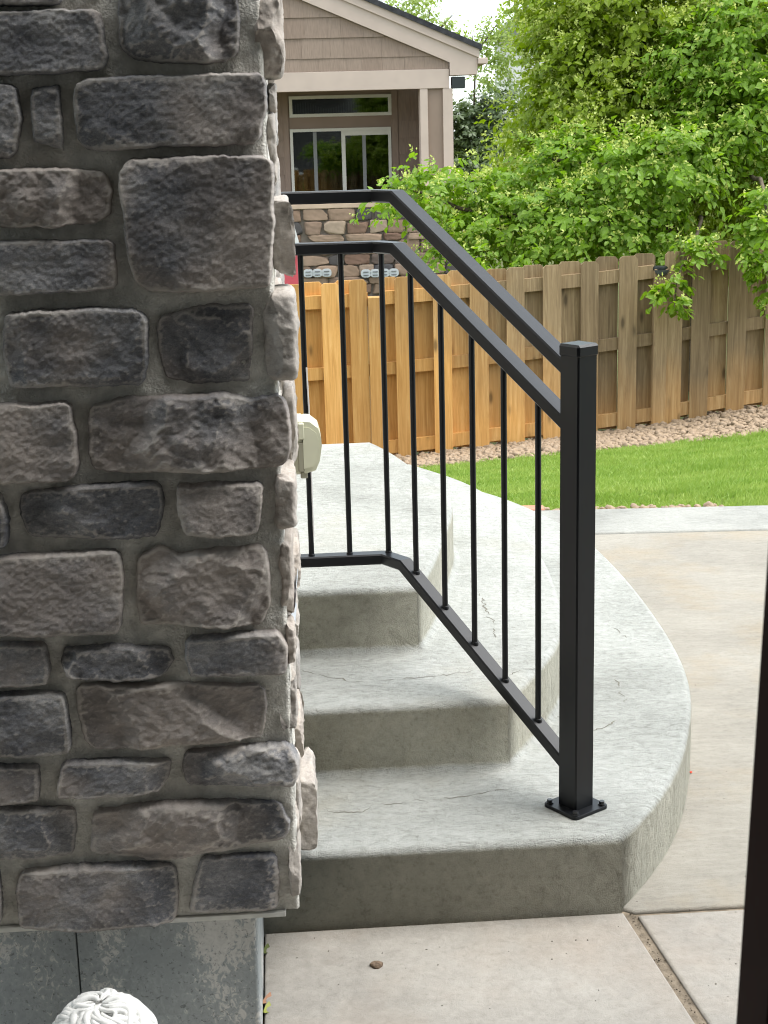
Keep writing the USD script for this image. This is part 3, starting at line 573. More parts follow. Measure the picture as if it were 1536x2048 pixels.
STONES = [  # tops, right mids, bottoms, left mids, relief, roughness, pitch
 ([(-70, -90), (30, -92), (128, -88)], [], [(-60, 6), (30, 10), (122, 5)], [], .024, .7, 0),
 ([(-70, 24), (80, 20), (196, 18)], [(206, 60), (214, 112)], [(-66, 152), (100, 146), (208, 138)], [], .024, .6, 0),
 ([(238, -60), (350, -66), (468, -55)], [(479, 42), (476, 100)], [(236, 100), (290, 124), (400, 126), (462, 118)], [(234, 20)], .034, 1.35, .3),
 ([(-60, 168), (10, 168), (32, 172)], [(41, 233)], [(-60, 320), (0, 316), (30, 310)], [], .026, 1.0, 0),
 ([(62, 176), (90, 170), (116, 169)], [(122, 233)], [(68, 284), (95, 290), (125, 304)], [(62, 230)], .020, .8, 0),
 ([(147, 170), (179, 155), (350, 149), (527, 145)], [(533, 215)], [(160, 292), (195, 304), (325, 295), (430, 292), (515, 287)], [(146, 225), (152, 265)], .025, .55, 0),
 ([(240, 336), (262, 320), (400, 313), (534, 311)], [(545, 340), (546, 460)], [(270, 570), (300, 585), (420, 583), (540, 577)], [(236, 372), (248, 450), (254, 520)], .028, .6, 0),
 ([(-70, 340), (100, 338), (205, 341)], [(221, 383), (217, 426)], [(-70, 455), (90, 455), (195, 446)], [], .032, 1.3, .2),
 ([(-70, 484), (100, 482), (226, 482)], [(231, 530)], [(-70, 596), (100, 588), (232, 580)], [], .024, .7, 0),
 ([(6, 628), (80, 622), (162, 617), (278, 620)], [(293, 642), (293, 720)], [(16, 777), (150, 776), (285, 773)], [(2, 690)], .028, .75, 0),
 ([(318, 632), (400, 612), (504, 607)], [(506, 690)], [(334, 760), (396, 769), (500, 765)], [(312, 662), (318, 720)], .013, .9, 0),
 ([(-70, 808), (60, 812), (138, 806)], [(149, 868), (155, 930)], [(-70, 970), (60, 966), (146, 960)], [], .026, .8, 0),
 ([(176, 814), (260, 798), (354, 794), (452, 791), (500, 801), (566, 794)], [(579, 850), (581, 900)], [(182, 944), (260, 951), (340, 945), (437, 946), (572, 936)], [(174, 860), (174, 910)], .034, 1.45, .2),
 ([(36, 990), (125, 976), (230, 970), (322, 967)], [(328, 1010)], [(58, 1076), (187, 1083), (317, 1074)], [(40, 1040)], .020, 1.15, 0),
 ([(353, 972), (440, 971), (525, 969)], [(524, 1020)], [(370, 1071), (437, 1075), (515, 1066)], [(355, 1020)], .027, .8, .3),
 ([(-40, 985), (-10, 988), (0, 996)], [(14, 1042)], [(-40, 1100), (-10, 1100), (12, 1092)], [], .026, .8, 0),
 ([(-70, 1122), (125, 1110), (238, 1103)], [(246, 1170)], [(-70, 1274), (120, 1272), (240, 1268)], [], .028, .7, .3),
 ([(273, 1119), (317, 1096), (358, 1113), (440, 1102), (531, 1096)], [(540, 1150), (540, 1210)], [(276, 1254), (400, 1254), (450, 1258), (526, 1254)], [(271, 1190)], .030, 1.0, .1),
 ([(-70, 1292), (40, 1289), (90, 1291)], [(96, 1340)], [(-70, 1377), (30, 1374), (94, 1371)], [], .022, .7, 0),
 ([(128, 1300), (230, 1296), (338, 1300)], [(346, 1328)], [(140, 1357), (230, 1364), (324, 1357)], [(119, 1330)], .025, 1.25, 0),
 ([(373, 1281), (470, 1272), (558, 1266)], [(577, 1300)], [(378, 1354), (470, 1354), (574, 1347)], [(371, 1320)], .026, .55, 0),
 ([(-70, 1398), (60, 1392), (126, 1388)], [(138, 1450)], [(-70, 1520), (60, 1514), (141, 1508)], [], .026, .9, 0),
 ([(150, 1376), (340, 1372), (527, 1377)], [(534, 1420)], [(185, 1504), (292, 1500), (420, 1488), (525, 1483)], [(152, 1430), (166, 1485)], .025, 1.1, 0),
 ([(-70, 1536), (20, 1534), (76, 1533)], [(79, 1570)], [(-70, 1613), (20, 1609), (78, 1604)], [], .019, .6, 0),
 ([(124, 1530), (230, 1526), (342, 1525)], [(336, 1560)], [(113, 1597), (208, 1596), (318, 1586)], [(116, 1560)], .026, .8, .3),
 ([(369, 1510), (480, 1500), (578, 1493)], [(597, 1532)], [(376, 1578), (470, 1580), (592, 1570)], [(364, 1548)], .030, 1.2, .2),
 ([(-70, 1626), (60, 1622), (148, 1621)], [(151, 1670)], [(-70, 1726), (60, 1724), (144, 1716)], [], .022, 1.0, 0),
 ([(185, 1632), (333, 1613), (450, 1612), (556, 1611)], [(582, 1655)], [(178, 1712), (290, 1730), (345, 1731), (437, 1712), (573, 1687)], [(180, 1670)], .032, 1.25, .2),
 ([(38, 1750), (167, 1738), (260, 1736), (350, 1738)], [(357, 1790)], [(40, 1861), (200, 1858), (350, 1848)], [(29, 1783), (33, 1825)], .028, .75, .2),
 ([(404, 1716), (480, 1712), (551, 1710)], [(560, 1770)], [(376, 1824), (470, 1822), (556, 1818)], [(385, 1775)], .014, .7, 0),
 ([(-60, 1742), (-20, 1742), (-4, 1746)], [(2, 1800)], [(-60, 1856), (-20, 1856), (0, 1850)], [], .024, .7, 0),
]
for i, (T, R_, B, L, prot, rough, pitch) in enumerate(STONES):
    m, wear = front_stone(T, R_, B, L, 101 + i * 17, prot, rough, pitch)
    part(wl, 'stone', m, M['stone'], True, prim={'wear': wear})

def rock_box(x0, x1, y0, y1, z0, z1, seed, sub=5, rnd_p=5.0, amp=1.0):
    """A rough block: rounded box with knocked-off planes and noise."""
    b = trimesh.creation.box((2, 2, 2))
    for _ in range(sub): b = b.subdivide()
    p = np.array(b.vertices); s = np.array([x1 - x0, y1 - y0, z1 - z0]) / 2; c = np.array([x0 + x1, y0 + y1, z0 + z1]) / 2
    nrm = (np.abs(p) ** rnd_p).sum(1) ** (1 / rnd_p); q = p / nrm[:, None]
    r_ = np.random.default_rng(seed)
    w = q * s
    for k in range(7):
        n = r_.normal(size=3); n /= np.linalg.norm(n); lim = (np.abs(n) * s).sum() * r_.uniform(0.62, 0.85)
        ex = w @ n - lim + (meshkit.fbm(w * 40 + seed, 3, seed + k) - 0.5) * 0.012; w = w - np.outer(np.maximum(ex, 0), n)
    dirn = q / np.linalg.norm(q, axis=1, keepdims=True)
    d1 = (meshkit.fbm(w * 32 + seed * 1.3, 4, seed) - 0.5) * 0.018 * amp; d2 = (meshkit.fbm(w * 130 + seed, 4, seed + 3) - 0.5) * 0.006 * amp
    w = w + dirn * (d1 + d2)[:, None]
    wear = np.clip(0.62 + (d1 / 0.018) * 0.5 + (d2 / 0.006) * 0.6, 0, 1)
    return trimesh.Trimesh(w + c, b.faces, process=False), wear
RET = [  # side-face stones seen end-on: pixel box and depth of the near end, length along the side
 (506, 566, -60, 152, WY - .022, .22), (535, 553, 165, 222, WY + .05, .15), (532, 551, 224, 372, WY + .02, .24), (543, 582, 402, 577, WY - .012, .30),
 (528, 597, 583, 768, WY - .024, .17), (568, 593, 776, 944, WY + .05, .25), (548, 592, 944, 1063, WY - .022, .13), (558, 588, 1066, 1246, WY - .005, .22),
 (586, 601, 1110, 1190, WY + .35, .25), (568, 597, 1222, 1300, WY + .06, .20), (574, 590, 1246, 1336, WY - .01, .05), (557, 594, 1360, 1473, WY - .02, .20), (578, 607, 1446, 1524, WY + .25, .2),
 (596, 636, 1578, 1714, WY + .24, .22), (577, 600, 1652, 1814, WY - .012, .18), (574, 602, 1540, 1660, WY + .09, .12)]
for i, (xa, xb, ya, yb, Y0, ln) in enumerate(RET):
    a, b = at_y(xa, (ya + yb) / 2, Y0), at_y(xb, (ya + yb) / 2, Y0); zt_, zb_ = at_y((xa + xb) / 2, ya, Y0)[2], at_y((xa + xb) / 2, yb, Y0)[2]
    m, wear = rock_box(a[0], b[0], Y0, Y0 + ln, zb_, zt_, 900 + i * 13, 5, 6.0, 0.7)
    part(wl, 'stone', m, M['stone_lit'], True, prim={'wear': wear})
# more stones down the side, where the same courses go on beyond
zz, k = 0.30, 0
while zz < 1.85:
    hh = rng.uniform(0.09, 0.15); yy = WY + 0.42 + rng.uniform(0, .1)
    while yy < 3.25:
        L_ = rng.uniform(0.18, 0.32)
        m, wear = rock_box(WX - 0.02, WX + 0.010 + 0.004 * (k % 3), yy, yy + L_ - 0.02, zz, zz + hh - 0.018, 3000 + k * 7, 4, 6.0, 0.5)
        part(wl, 'stone', m, M['stone'], True, prim={'wear': wear}); yy += L_; k += 1
    zz += hh
part(wl, 'flashing', box(-0.62, -0.035, WY - 0.006, WY + 0.03, ZB - 0.010, ZB - 0.001, 0.001), M['white_metal'], label='thin white metal strip under the lowest stones')
for j, (qx, qy, Yw) in enumerate([(590, 925, WY + .1), (594, 1200, WY + .1), (592, 1240, WY + .02)]):
    a = at_y(qx, qy, Yw); n = 9; s = np.linspace(0, 1, n)
    strip = np.array([[a[0] - .004 + .004 * math.sin(5 * t + j), Yw + .05 * t, a[2] - .045 * (t - .5)] for t in s]); w2 = strip + np.array([0.004, 0.01, 0.03])
    m = trimesh.Trimesh(np.vstack([strip, w2]), tri([[i, i + 1, n + i + 1, n + i] for i in range(n - 1)]), process=False)
    part(wl, 'wrap_scrap', m, M['wrap'], True, label='scrap of pale plastic wrap sticking out of the wall corner')
# foundation under the stone, painted grey, two pours with a rusty joint
FYF = WY + 0.003
xj = xz(157, 1930, FYF)[0]
part(wl, 'foundation', slab([(-0.085, FYF + .9), (-0.70, FYF + .9), (-0.70, FYF), (xj - 0.0016, FYF), (xj - 0.0016, FYF + .012), (xj + .0016, FYF + .012), (xj + 0.0016, FYF), (-0.093, FYF), (-0.087, FYF + .003), (-0.085, FYF + .010)], ZB - 0.0105, -0.10, 0.004), M['found'], 40, label='grey painted concrete foundation with worn patches')
part(wl, 'foundation', box(-3.2, -0.085, FYF + 0.9, 6.9, -0.1, ZB - 0.004), M['found'])

# outlet box on the side face
OY = 2.86
ob = thing('outlet_box', 'cream weatherproof outlet box with hinged cover on the stone wall corner', 'outlet box', (0.03, OY, 0.94))
a = [xz(x, y, OY) for x, y in [(597, 842), (620, 842), (643, 880), (612, 950)]]
xL, xF = a[0][0] - 0.012, a[2][0]; zT, zBt = a[0][1] + 0.003, a[3][1]
part(ob, 'box', box(xL, xL + 0.020, OY - 0.012, OY + 0.066, zBt + 0.004, zT, 0.003), M['cream'], 30)
prof = [(xL + 0.019, zT - 0.002), (xL + 0.033, zT - 0.003), (xF - 0.006, zT - 0.016), (xF - 0.001, zT - 0.034), (xF, zT - 0.050), (xF - 0.005, zBt + 0.030), (xF - 0.013, zBt + 0.012), (xL + 0.019, zBt + 0.006)]
lid = ext_xz(Polygon(prof).buffer(-0.003).buffer(0.003, quad_segs=4), OY - 0.016, OY + 0.070)
lidp = part(ob, 'cover', lid, M['cream'], 40)
part(ob, 'hinge', box(xL + 0.010, xL + 0.022, OY - 0.020, OY - 0.011, zT - 0.036, zT - 0.004, 0.002), M['cream'], 30)
part(ob, 'gasket', box(xL + 0.008, xL + 0.020, OY - 0.0185, OY - 0.012, zBt + 0.010, zT - 0.042, 0.002), M['cream_dark'], 30)
part(ob, 'latch', box(xL + 0.012, xL + 0.026, OY - 0.014, OY + 0.010, zBt - 0.004, zBt + 0.010, 0.002), M['cream_dark'], 30)
rib = ext_xz(Polygon([(x * 0.86 + (xL + 0.019) * 0.14, z * 0.8 + (zT + zBt) / 2 * 0.2) for x, z in prof]), OY - 0.0185, OY - 0.010)
part(lidp, 'raised_panel', rib, M['cream'], 30)
pw = [xz(619, 838, 3.05), xz(613, 735, 3.05)]
top('thin_pole', tube([(pw[0][0], 3.05, pw[0][1] - .25), (pw[0][0], 3.05, pw[0][1]), (pw[1][0], 3.05, pw[1][1])], 0.0017, 6), M['white'], True, 'thin white conduit rising behind the cream outlet box beside the first baluster', 'conduit')

# dirt and litter in the gap between foundation and walkway
nb = 900
gapx = rng.uniform(-0.088, -0.070, nb); gapy = rng.uniform(0.6, 2.70, nb); 
def bits(X, Y, Z, size, seed, flat=0.5):
    r_ = np.random.default_rng(seed); ico = trimesh.creation.icosphere(0); v, f = np.array(ico.vertices), np.array(ico.faces)
    n = len(X); s = size * r_.uniform(0.5, 1.6, (n, 1, 1)) * r_.uniform(0.4, 1.3, (n, 1, 3)); ang = r_.uniform(0, 6.28, n)
    w = v[None] * s; c, s_ = np.cos(ang)[:, None], np.sin(ang)[:, None]
    w = np.stack([w[..., 0] * c - w[..., 1] * s_, w[..., 0] * s_ + w[..., 1] * c, w[..., 2] * flat], -1) + np.stack([X, Y, Z], -1)[:, None]
    return trimesh.Trimesh(w.reshape(-1, 3), (f[None] + (np.arange(n) * len(v))[:, None, None]).reshape(-1, 3), process=False)
top('dirt', cat_m([bits(gapx, gapy, rng.uniform(-0.03, -0.006, nb), 0.005, 4), box(-0.0855, -0.062, 0.5, 2.72, -0.11, -0.022)]), M['dirt'], kind='stuff', label='dark dirt filling the narrow gap beside the walkway', cat='dirt')
for j, (x, y, col) in enumerate([(-0.079, 2.43, 'red'), (-0.077, 2.40, 'bl'), (-0.080, 2.60, 'gr')]):
    n = 7; s = np.linspace(-1, 1, n); L_, wd = (0.018, 0.006)
    c = np.c_[x + 0.5 * L_ * s * (0.35 if j else 0.8), y + L_ * s, -0.002 + 0.006 * (s ** 2) + 0 * s]; wv = wd * np.sqrt(np.clip(1 - s ** 2, 0.02, 1))
    v = np.vstack([c + np.c_[wv, wv * 0.2, wv * 0], c - np.c_[wv, wv * 0.2, wv * -0.4]])
    m = trimesh.Trimesh(v, tri([[i, i + 1, n + i + 1, n + i] for i in range(n - 1)]), process=False)
    lm = {'red': simple('dry_leaf', (0.32, 0.16, 0.09), .7), 'bl': simple('yellow_leaf', (0.26, 0.28, 0.05), .6), 'gr': simple('moss_green', (0.08, 0.10, 0.025), .8)}[col]
    top('fallen_leaf', m, lm, True, ['dry reddish leaf in the gap beside the grey foundation', 'yellow leaf in the gap beside the grey foundation', 'green leaf in the gap where walkway meets the lowest step'][j], 'leaf')
d = at_z(752, 1932, 0.0)
cl, _w = rock_box(d[0] - .011, d[0] + .011, d[1] - .008, d[1] + .008, -0.002, 0.006, 77, 4, 2.2, 0.9)
top('dirt_clump', cl, simple('brown_clump', (0.15, 0.11, 0.08), 0.95, 0.1, var=0.5, scale=150), True, 'small brown dirt clump on the walkway slab below the steps', 'dirt clump')
d = at_z(1382, 1545, 0.0); top('red_scrap', rock_box(d[0] - .006, d[0] + .006, d[1] - .007, d[1] + .004, 0, .004, 78, 2, 2.2, 0.2)[0], M['red'], True, 'tiny red scrap on the patio beside the curved lowest step', 'scrap')

ng = 260
gx_ = np.r_[rng.uniform(-0.05, 1.2, 110), rng.uniform(0.62, 1.1, 60), np.repeat(J1[0], 90) + JD[0] * (tg := rng.uniform(0, 1.2, 90)) + rng.normal(0, 0.006, 90)]
gy_ = np.r_[rng.uniform(1.9, 2.66, 110), rng.uniform(2.70, 5.2, 60), J1[1] + JD[1] * tg]
top('grit', bits(gx_, gy_, np.where(np.arange(ng) < 170, 0.0004, -0.005), 0.0013, 12, 0.6), M['dirt'], kind='stuff', label='specks of dark grit on the slabs and in their joint', cat='grit')
# white carved ornament in front of the foundation
def ornament():
    """A small carved head seen from behind: wavy tapering locks laid from the crown over a rounded core."""
    c0, R = np.array([-0.325, 2.12, 0.117]), np.array([0.077, 0.074, 0.085]); r_ = np.random.default_rng(21); ms = []
    core = trimesh.creation.icosphere(4); core.apply_scale(R * 0.97); core.apply_translation(c0); ms.append(core)
    for k in range(340):
        az = k * 2.39996; lvl = (k / 340) ** 0.7; n = 16; t = np.linspace(0, 1, n)
        th = (0.05 + 1.25 * lvl) + t * r_.uniform(0.5, 0.95); ph = az + 0.13 * np.sin(t * r_.uniform(5, 9) + az * 2) / np.maximum(np.sin(th), 0.35) + t * r_.uniform(-0.5, 0.5)
        lift = 1.0 + 0.075 * np.sin(np.pi * np.minimum(1, t * 1.15)) + r_.uniform(0, 0.05) + np.where(t > 0.85, (t - 0.85) * r_.uniform(0, 0.7), 0)
        P = c0 + np.c_[np.sin(th) * np.cos(ph), np.sin(th) * np.sin(ph), np.cos(th)] * R * lift[:, None]
        rad = r_.uniform(0.0028, 0.0070) * np.sin(np.pi * (0.12 + 0.86 * t)) ** 0.7
        ms.append(tube(P, np.maximum(rad, 0.0008), 8))
    base = trimesh.creation.revolve([(0.0, 0.0), (0.075, 0.0), (0.078, 0.02), (0.060, 0.04), (0.055, 0.075), (0.0, 0.08)], sections=40); base.apply_translation((c0[0], c0[1], 0))
    return cat_m(ms), base
om, ob_ = ornament()
orn = thing('garden_ornament', 'white carved ornament with wavy ridged top in front of the grey foundation', 'ornament', (-0.325, 2.12, 0))
part(orn, 'carved_head', om, M['plaster'], True); part(orn, 'base', ob_, M['plaster'], 40)

# door frame edge at the right, close to the camera
JY = 0.82
j0, j1 = at_y(1536, 1030, JY), at_y(1468, 2048, JY); sl = (j0[0] - j1[0]) / (j0[2] - j1[2])
jx = lambda z: j1[0] + sl * (z - j1[2])
jm = box(0, 0.055, JY - 0.06, JY, 0.0, 2.15, 0.004); v = np.array(jm.vertices); v[:, 0] += jx(v[:, 2]); jm = trimesh.Trimesh(v, jm.faces, process=False)
df = thing('door_frame', 'dark brown door frame edge at the right border, nearest to the viewer', 'door frame', (0.26, JY, 0))
part(df, 'jamb', jm, M['jamb'], 30)
v2 = v.copy(); v2[:, 0] = v2[:, 0] * 1 + 0.035; v2[:, 1] = JY - 0.062 + (v2[:, 1] - JY) * 0.5
part(df, 'stop', trimesh.Trimesh(v2 + np.array([0.03, 0, 0]), jm.faces, process=False), M['jamb'], 30)
# the house one looks out of
hw = thing('house_wall', None, None, (0, 0.9, 0), kind='structure')
part(hw, 'wall', cat_m([box(0.40, 7.0, JY + 0.02, JY + 0.14, 0, 5.8), box(-4.0, -0.62, JY + 0.02, JY + 0.14, 0, 5.8), box(-0.62, 0.40, JY + 0.02, JY + 0.14, 2.2, 5.8)]), M['house_wall'])
part(hw, 'eave', box(-4.0, 2.6, JY - 3, 1.75, 2.62, 2.72), M['house_wall'])  # unseen overhang, added to keep high sky light off the risers
part(hw, 'inner_room', cat_m([box(-2, 2.2, -3, -2.9, 0, 2.5), box(-2, 2.2, -3, JY, 2.45, 2.5), box(-2.05, -2, -3, JY, 0, 2.5), box(2.2, 2.25, -3, JY, 0, 2.5), box(-2, 2.2, -3, JY, -0.05, 0.02)]), M['house_wall'])

# ================================================================ FENCE
fn = thing('wooden_fence', 'board-on-board wooden fence, orange at the left and weathered brown at the right', 'fence', (1.7, FY, -0.9))
_tx, _tz = zip(*[xz(*q, FY) for q in [(565, 570), (645, 567), (715, 563), (790, 556), (885, 549), (1013, 537), (1087, 530), (1161, 523), (1236, 516), (1327, 503), (1380, 496), (1454, 487), (1536, 477)]])
ftop = lambda x: np.interp(x, _tx, _tz) + max(0, x - _tx[-1]) * 0.12
def picket(xa, xb, y0, y1, dz=0.0, foot=0.03):
    ra = random.Random(int(xa * 977)); c = 0.022
    ta, tb = ftop(xa) + dz, ftop(xb) + dz; tm = (ta + tb) / 2 + ra.uniform(-.006, .006); zb = float(fence_z((xa + xb) / 2)) - foot
    lean = ra.uniform(-.004, .004)
    poly = Polygon([(xa, zb), (xb, zb), (xb + lean, tm - c), (xb - c + lean, tm), (xa + c + lean, tm), (xa + lean, tm - c)])
    m = ext_xz(poly, y0, y1); v = np.array(m.vertices); v[:, 1] += ra.uniform(-.003, .003) + ra.uniform(-.004, .004) * (v[:, 2] - zb); return trimesh.Trimesh(v, m.faces, process=False)
px2x = lambda px, py=700: xz(px, py, FY)[0]
FRONT = [(500, 534), (545, 594 - 15), (582, 604) if False else (575, 609), (646, 682), (702, 737), (792, 827), (867, 903), (941, 977), (1013, 1048.5), (1086, 1122), (1161, 1196), (1236, 1272), (1326, 1362), (1380, 1416), (1454, 1490), (1528, 1563), (1600, 1636), (1674, 1710)]
BACK = [(535, 570), (609, 645), (676, 711), (772, 795), (826, 868), (902, 940), (976, 1014), (1048, 1085), (1122, 1160), (1196, 1233), (1270, 1306), (1362, 1377), (1417, 1452), (1490, 1526), (1564, 1600), (1638, 1674)]
for a, b in FRONT: part(fn, 'picket', picket(px2x(a), px2x(b), FY - 0.018, FY, rng.uniform(-.008, .008), 0.02 if a > 780 else 0.10), M['wood'])
for a, b in BACK: part(fn, 'picket', picket(px2x(a - 3), px2x(b + 4), FY + 0.038, FY + 0.056, 0.01 + rng.uniform(-.012, .008), -0.035), M['wood'])
POSTX = [(500 - 60, 500 - 30), (738, 766), (1305, 1331.5), (1880, 1906)]
for a, b in POSTX:
    xa, xb = px2x(a), px2x(b); zt_ = float(ftop((xa + xb) / 2)) - 0.125; zb_ = float(fence_z((xa + xb) / 2)) - 0.05
    part(fn, 'post', box(xa, xb, FY - 0.03, FY + 0.06, zb_, zt_, 0.004), M['wood'])
xm = (px2x(1305) + px2x(1331.5)) / 2; ztp = float(ftop(xm)) - 0.125
pc = trimesh.creation.revolve([(0, 0.012), (0.055, 0.010), (0.062, 0.0), (0.060, -0.02), (0.0, -0.02)], sections=24); pc.apply_scale((0.98, 0.8, 1)); pc.apply_translation((xm, FY + 0.012, ztp + 0.01))
lamp = thing('post_cap', 'small dark rounded cap on top of the brown fence post below the tree', 'post cap', (xm, FY, ztp))
part(lamp, 'cap', pc, M['gutter'], 40)
half = trimesh.creation.uv_sphere(0.055, count=(16, 24)); half.apply_scale((1, 0.5, 0.85)); half = trimesh.intersections.slice_mesh_plane(half, (0, 0, -1), (0, 0, 0)); half.apply_translation((xm, FY - 0.035, ztp - 0.005))
part(lamp, 'shade', half, simple('dark_grey_plastic', (0.05, 0.055, 0.055), 0.4), 40)
for lo, hi in ((0.090, 0.188), (0.645, 0.742), (1.205, 1.300)):
    xs = [px2x(p) for p in (300, 738)], [px2x(p) for p in (766, 1305)], [px2x(p) for p in (1331.5, 1880)]
    for xa, xb in xs:
        n = 6; X = np.linspace(xa, xb, n); tz = np.array([float(ftop(x)) for x in X]); bz = np.array([float(fence_z(x)) for x in X])
        base_t = tz - lo if lo < 1 else bz + 0.155; base_b = tz - hi if lo < 1 else bz + 0.055
        if 0.5 < lo < 1: mid = (tz + bz) / 2 + 0.02; base_t, base_b = mid + 0.046, mid - 0.046
        poly = Polygon(list(zip(X, base_t)) + list(zip(X[::-1], base_b[::-1])))
        part(fn, 'rail', ext_xz(poly, FY + 0.001, FY + 0.037), M['wood'])

# ================================================================ GRAVEL AND LAWN
_lpx = []
for q in [(820, 948), (850, 937), (1000, 923), (1196, 903), (1400, 884), (1536, 866), (1600, 858)]:
    d = _ray(*q); t = np.linspace(5.7, 11.3, 1500); P = EYE_P + d[None] * (t / d[1])[:, None]; k = np.argmax(P[:, 2] < terrain(P[:, 0], P[:, 1])); _lpx.append(P[k])
_lpx = np.array(_lpx)
lawn_far = lambda X: np.interp(X, _lpx[:, 0], _lpx[:, 1])
ico = trimesh.creation.icosphere(1); iv, jf = np.array(ico.vertices), np.array(ico.faces)
def pebbles(X, Y, Z, size, seed):
    r_ = np.random.default_rng(seed); n = len(X)
    s = size[:, None, None] * r_.uniform(0.55, 1.15, (n, 1, 3)) * np.array([1, 1, 0.72])
    w = iv[None] * s * (1 + 0.16 * r_.normal(size=(n, len(iv), 1)).clip(-1.2, 1.2))
    def rot(w, ax, a):
        c, s_ = np.cos(a)[:, None], np.sin(a)[:, None]; i, j = [(1, 2), (0, 2), (0, 1)][ax]; o = w.copy(); o[..., i] = w[..., i] * c - w[..., j] * s_; o[..., j] = w[..., i] * s_ + w[..., j] * c; return o
    w = rot(rot(w, 0, r_.normal(0, 0.45, n)), 2, r_.uniform(0, 6.28, n)) + np.stack([X, Y, Z], -1)[:, None]
    return trimesh.Trimesh(w.reshape(-1, 3), (jf[None] + (np.arange(n) * len(iv))[:, None, None]).reshape(-1, 3), process=False)
n = 7600
X = rng.uniform(-0.2, 5.2, n); lf = lawn_far(X) - 0.10; Y = lf + (FY + 0.12 - lf) * rng.uniform(0, 1, n)
pm = pebbles(X, Y, terrain(X, Y) + rng.uniform(0.0, 0.022, n), rng.uniform(0.013, 0.035, n), 5)
n2 = 60; X2 = rng.uniform(0.85, 1.75, n2); Y2 = BORD1(X2) + rng.uniform(0.01, 0.06, n2)
pm = cat_m([pm, pebbles(X2, Y2, np.full(n2, -0.012), rng.uniform(0.012, 0.024, n2), 6)])
top('gravel', pm, M['pebble'], 60, 'tan river pebbles in a strip along the foot of the wooden fence', 'gravel', kind='stuff')
nbl = 170000
X = rng.uniform(0.15, 4.9, nbl); ne = np.where(X < 0.75, 5.80, BORD1(X) + 0.012); lf = lawn_far(X); Y = ne + (lf - ne) * rng.uniform(0, 1, nbl) ** 0.92 + rng.normal(0, 0.02, nbl)
keep = (Y > ne - 0.004) & (Y < lf + 0.05); X, Y = X[keep], Y[keep]
wav = meshkit.fbm(np.c_[X * 1.3, Y * 1.6, X * 0], 3, 2)
hgt = rng.uniform(0.022, 0.048, len(X)) * (0.7 + 0.7 * wav); hgt *= np.where(Y < BORD1(X) + 0.14, rng.uniform(0.8, 1.6, len(X)), 1)
ang = rng.uniform(0, 6.28, len(X)); lean = rng.normal(0, 0.35, (len(X), 2)) + np.array([0.1, -0.12]); wd = rng.uniform(0.0012, 0.0030, len(X)) * 1.3
b = np.stack([X, Y, terrain(X, Y) - 0.004], -1); sd = np.stack([np.cos(ang) * wd, np.sin(ang) * wd, 0 * wd], -1)
l3 = np.c_[lean, np.zeros(len(X))] * hgt[:, None]; upv = np.c_[np.zeros((len(X), 2)), hgt]
V = np.stack([b - sd, b + sd, b + sd * 0.8 + l3 * 0.35 + upv * 0.6, b - sd * 0.8 + l3 * 0.35 + upv * 0.6, b + l3 + upv * 0.97], 1)
fb = np.array([[0, 1, 2], [0, 2, 3], [3, 2, 4]])
gm = trimesh.Trimesh(V.reshape(-1, 3), (fb[None] + (np.arange(len(X)) * 5)[:, None, None]).reshape(-1, 3), process=False)
top('lawn', gm, M['grass'], False, 'green mown lawn between the pale patio and the pebble strip', 'grass', kind='stuff')

# ================================================================ FOLIAGE
LEAF = np.array([(0, 0, 0), (-0.30, 0.26, 0.05), (0.30, 0.26, 0.05), (-0.27, 0.58, 0.03), (0.27, 0.58, 0.03), (0, 1.0, -0.10), (0, 0.28, -0.035), (0, 0.62, -0.045)])
LF = np.array([[0, 2, 6], [0, 6, 1], [6, 2, 4], [6, 4, 7], [6, 7, 3], [6, 3, 1], [7, 4, 5], [7, 5, 3]])
LEAF_S = np.array([(0, 0, 0), (-0.28, 0.45, 0.03), (0.28, 0.45, 0.03), (0, 1.0, -0.06)]); LF_S = np.array([[0, 2, 1], [1, 2, 3]])
def leaves(pos, tip, nrm, size, small=False):
    L, FF = (LEAF_S, LF_S) if small else (LEAF, LF)
    t = tip / np.linalg.norm(tip, axis=1, keepdims=True); s = np.cross(t, nrm); s /= np.linalg.norm(s, axis=1, keepdims=True) + 1e-9; n = np.cross(s, t)
    V = pos[:, None] + size[:, None, None] * (L[None, :, 0:1] * s[:, None] + L[None, :, 1:2] * t[:, None] + L[None, :, 2:3] * n[:, None])
    return trimesh.Trimesh(V.reshape(-1, 3), (FF[None] + (np.arange(len(pos)) * len(L))[:, None, None]).reshape(-1, 3), process=False)
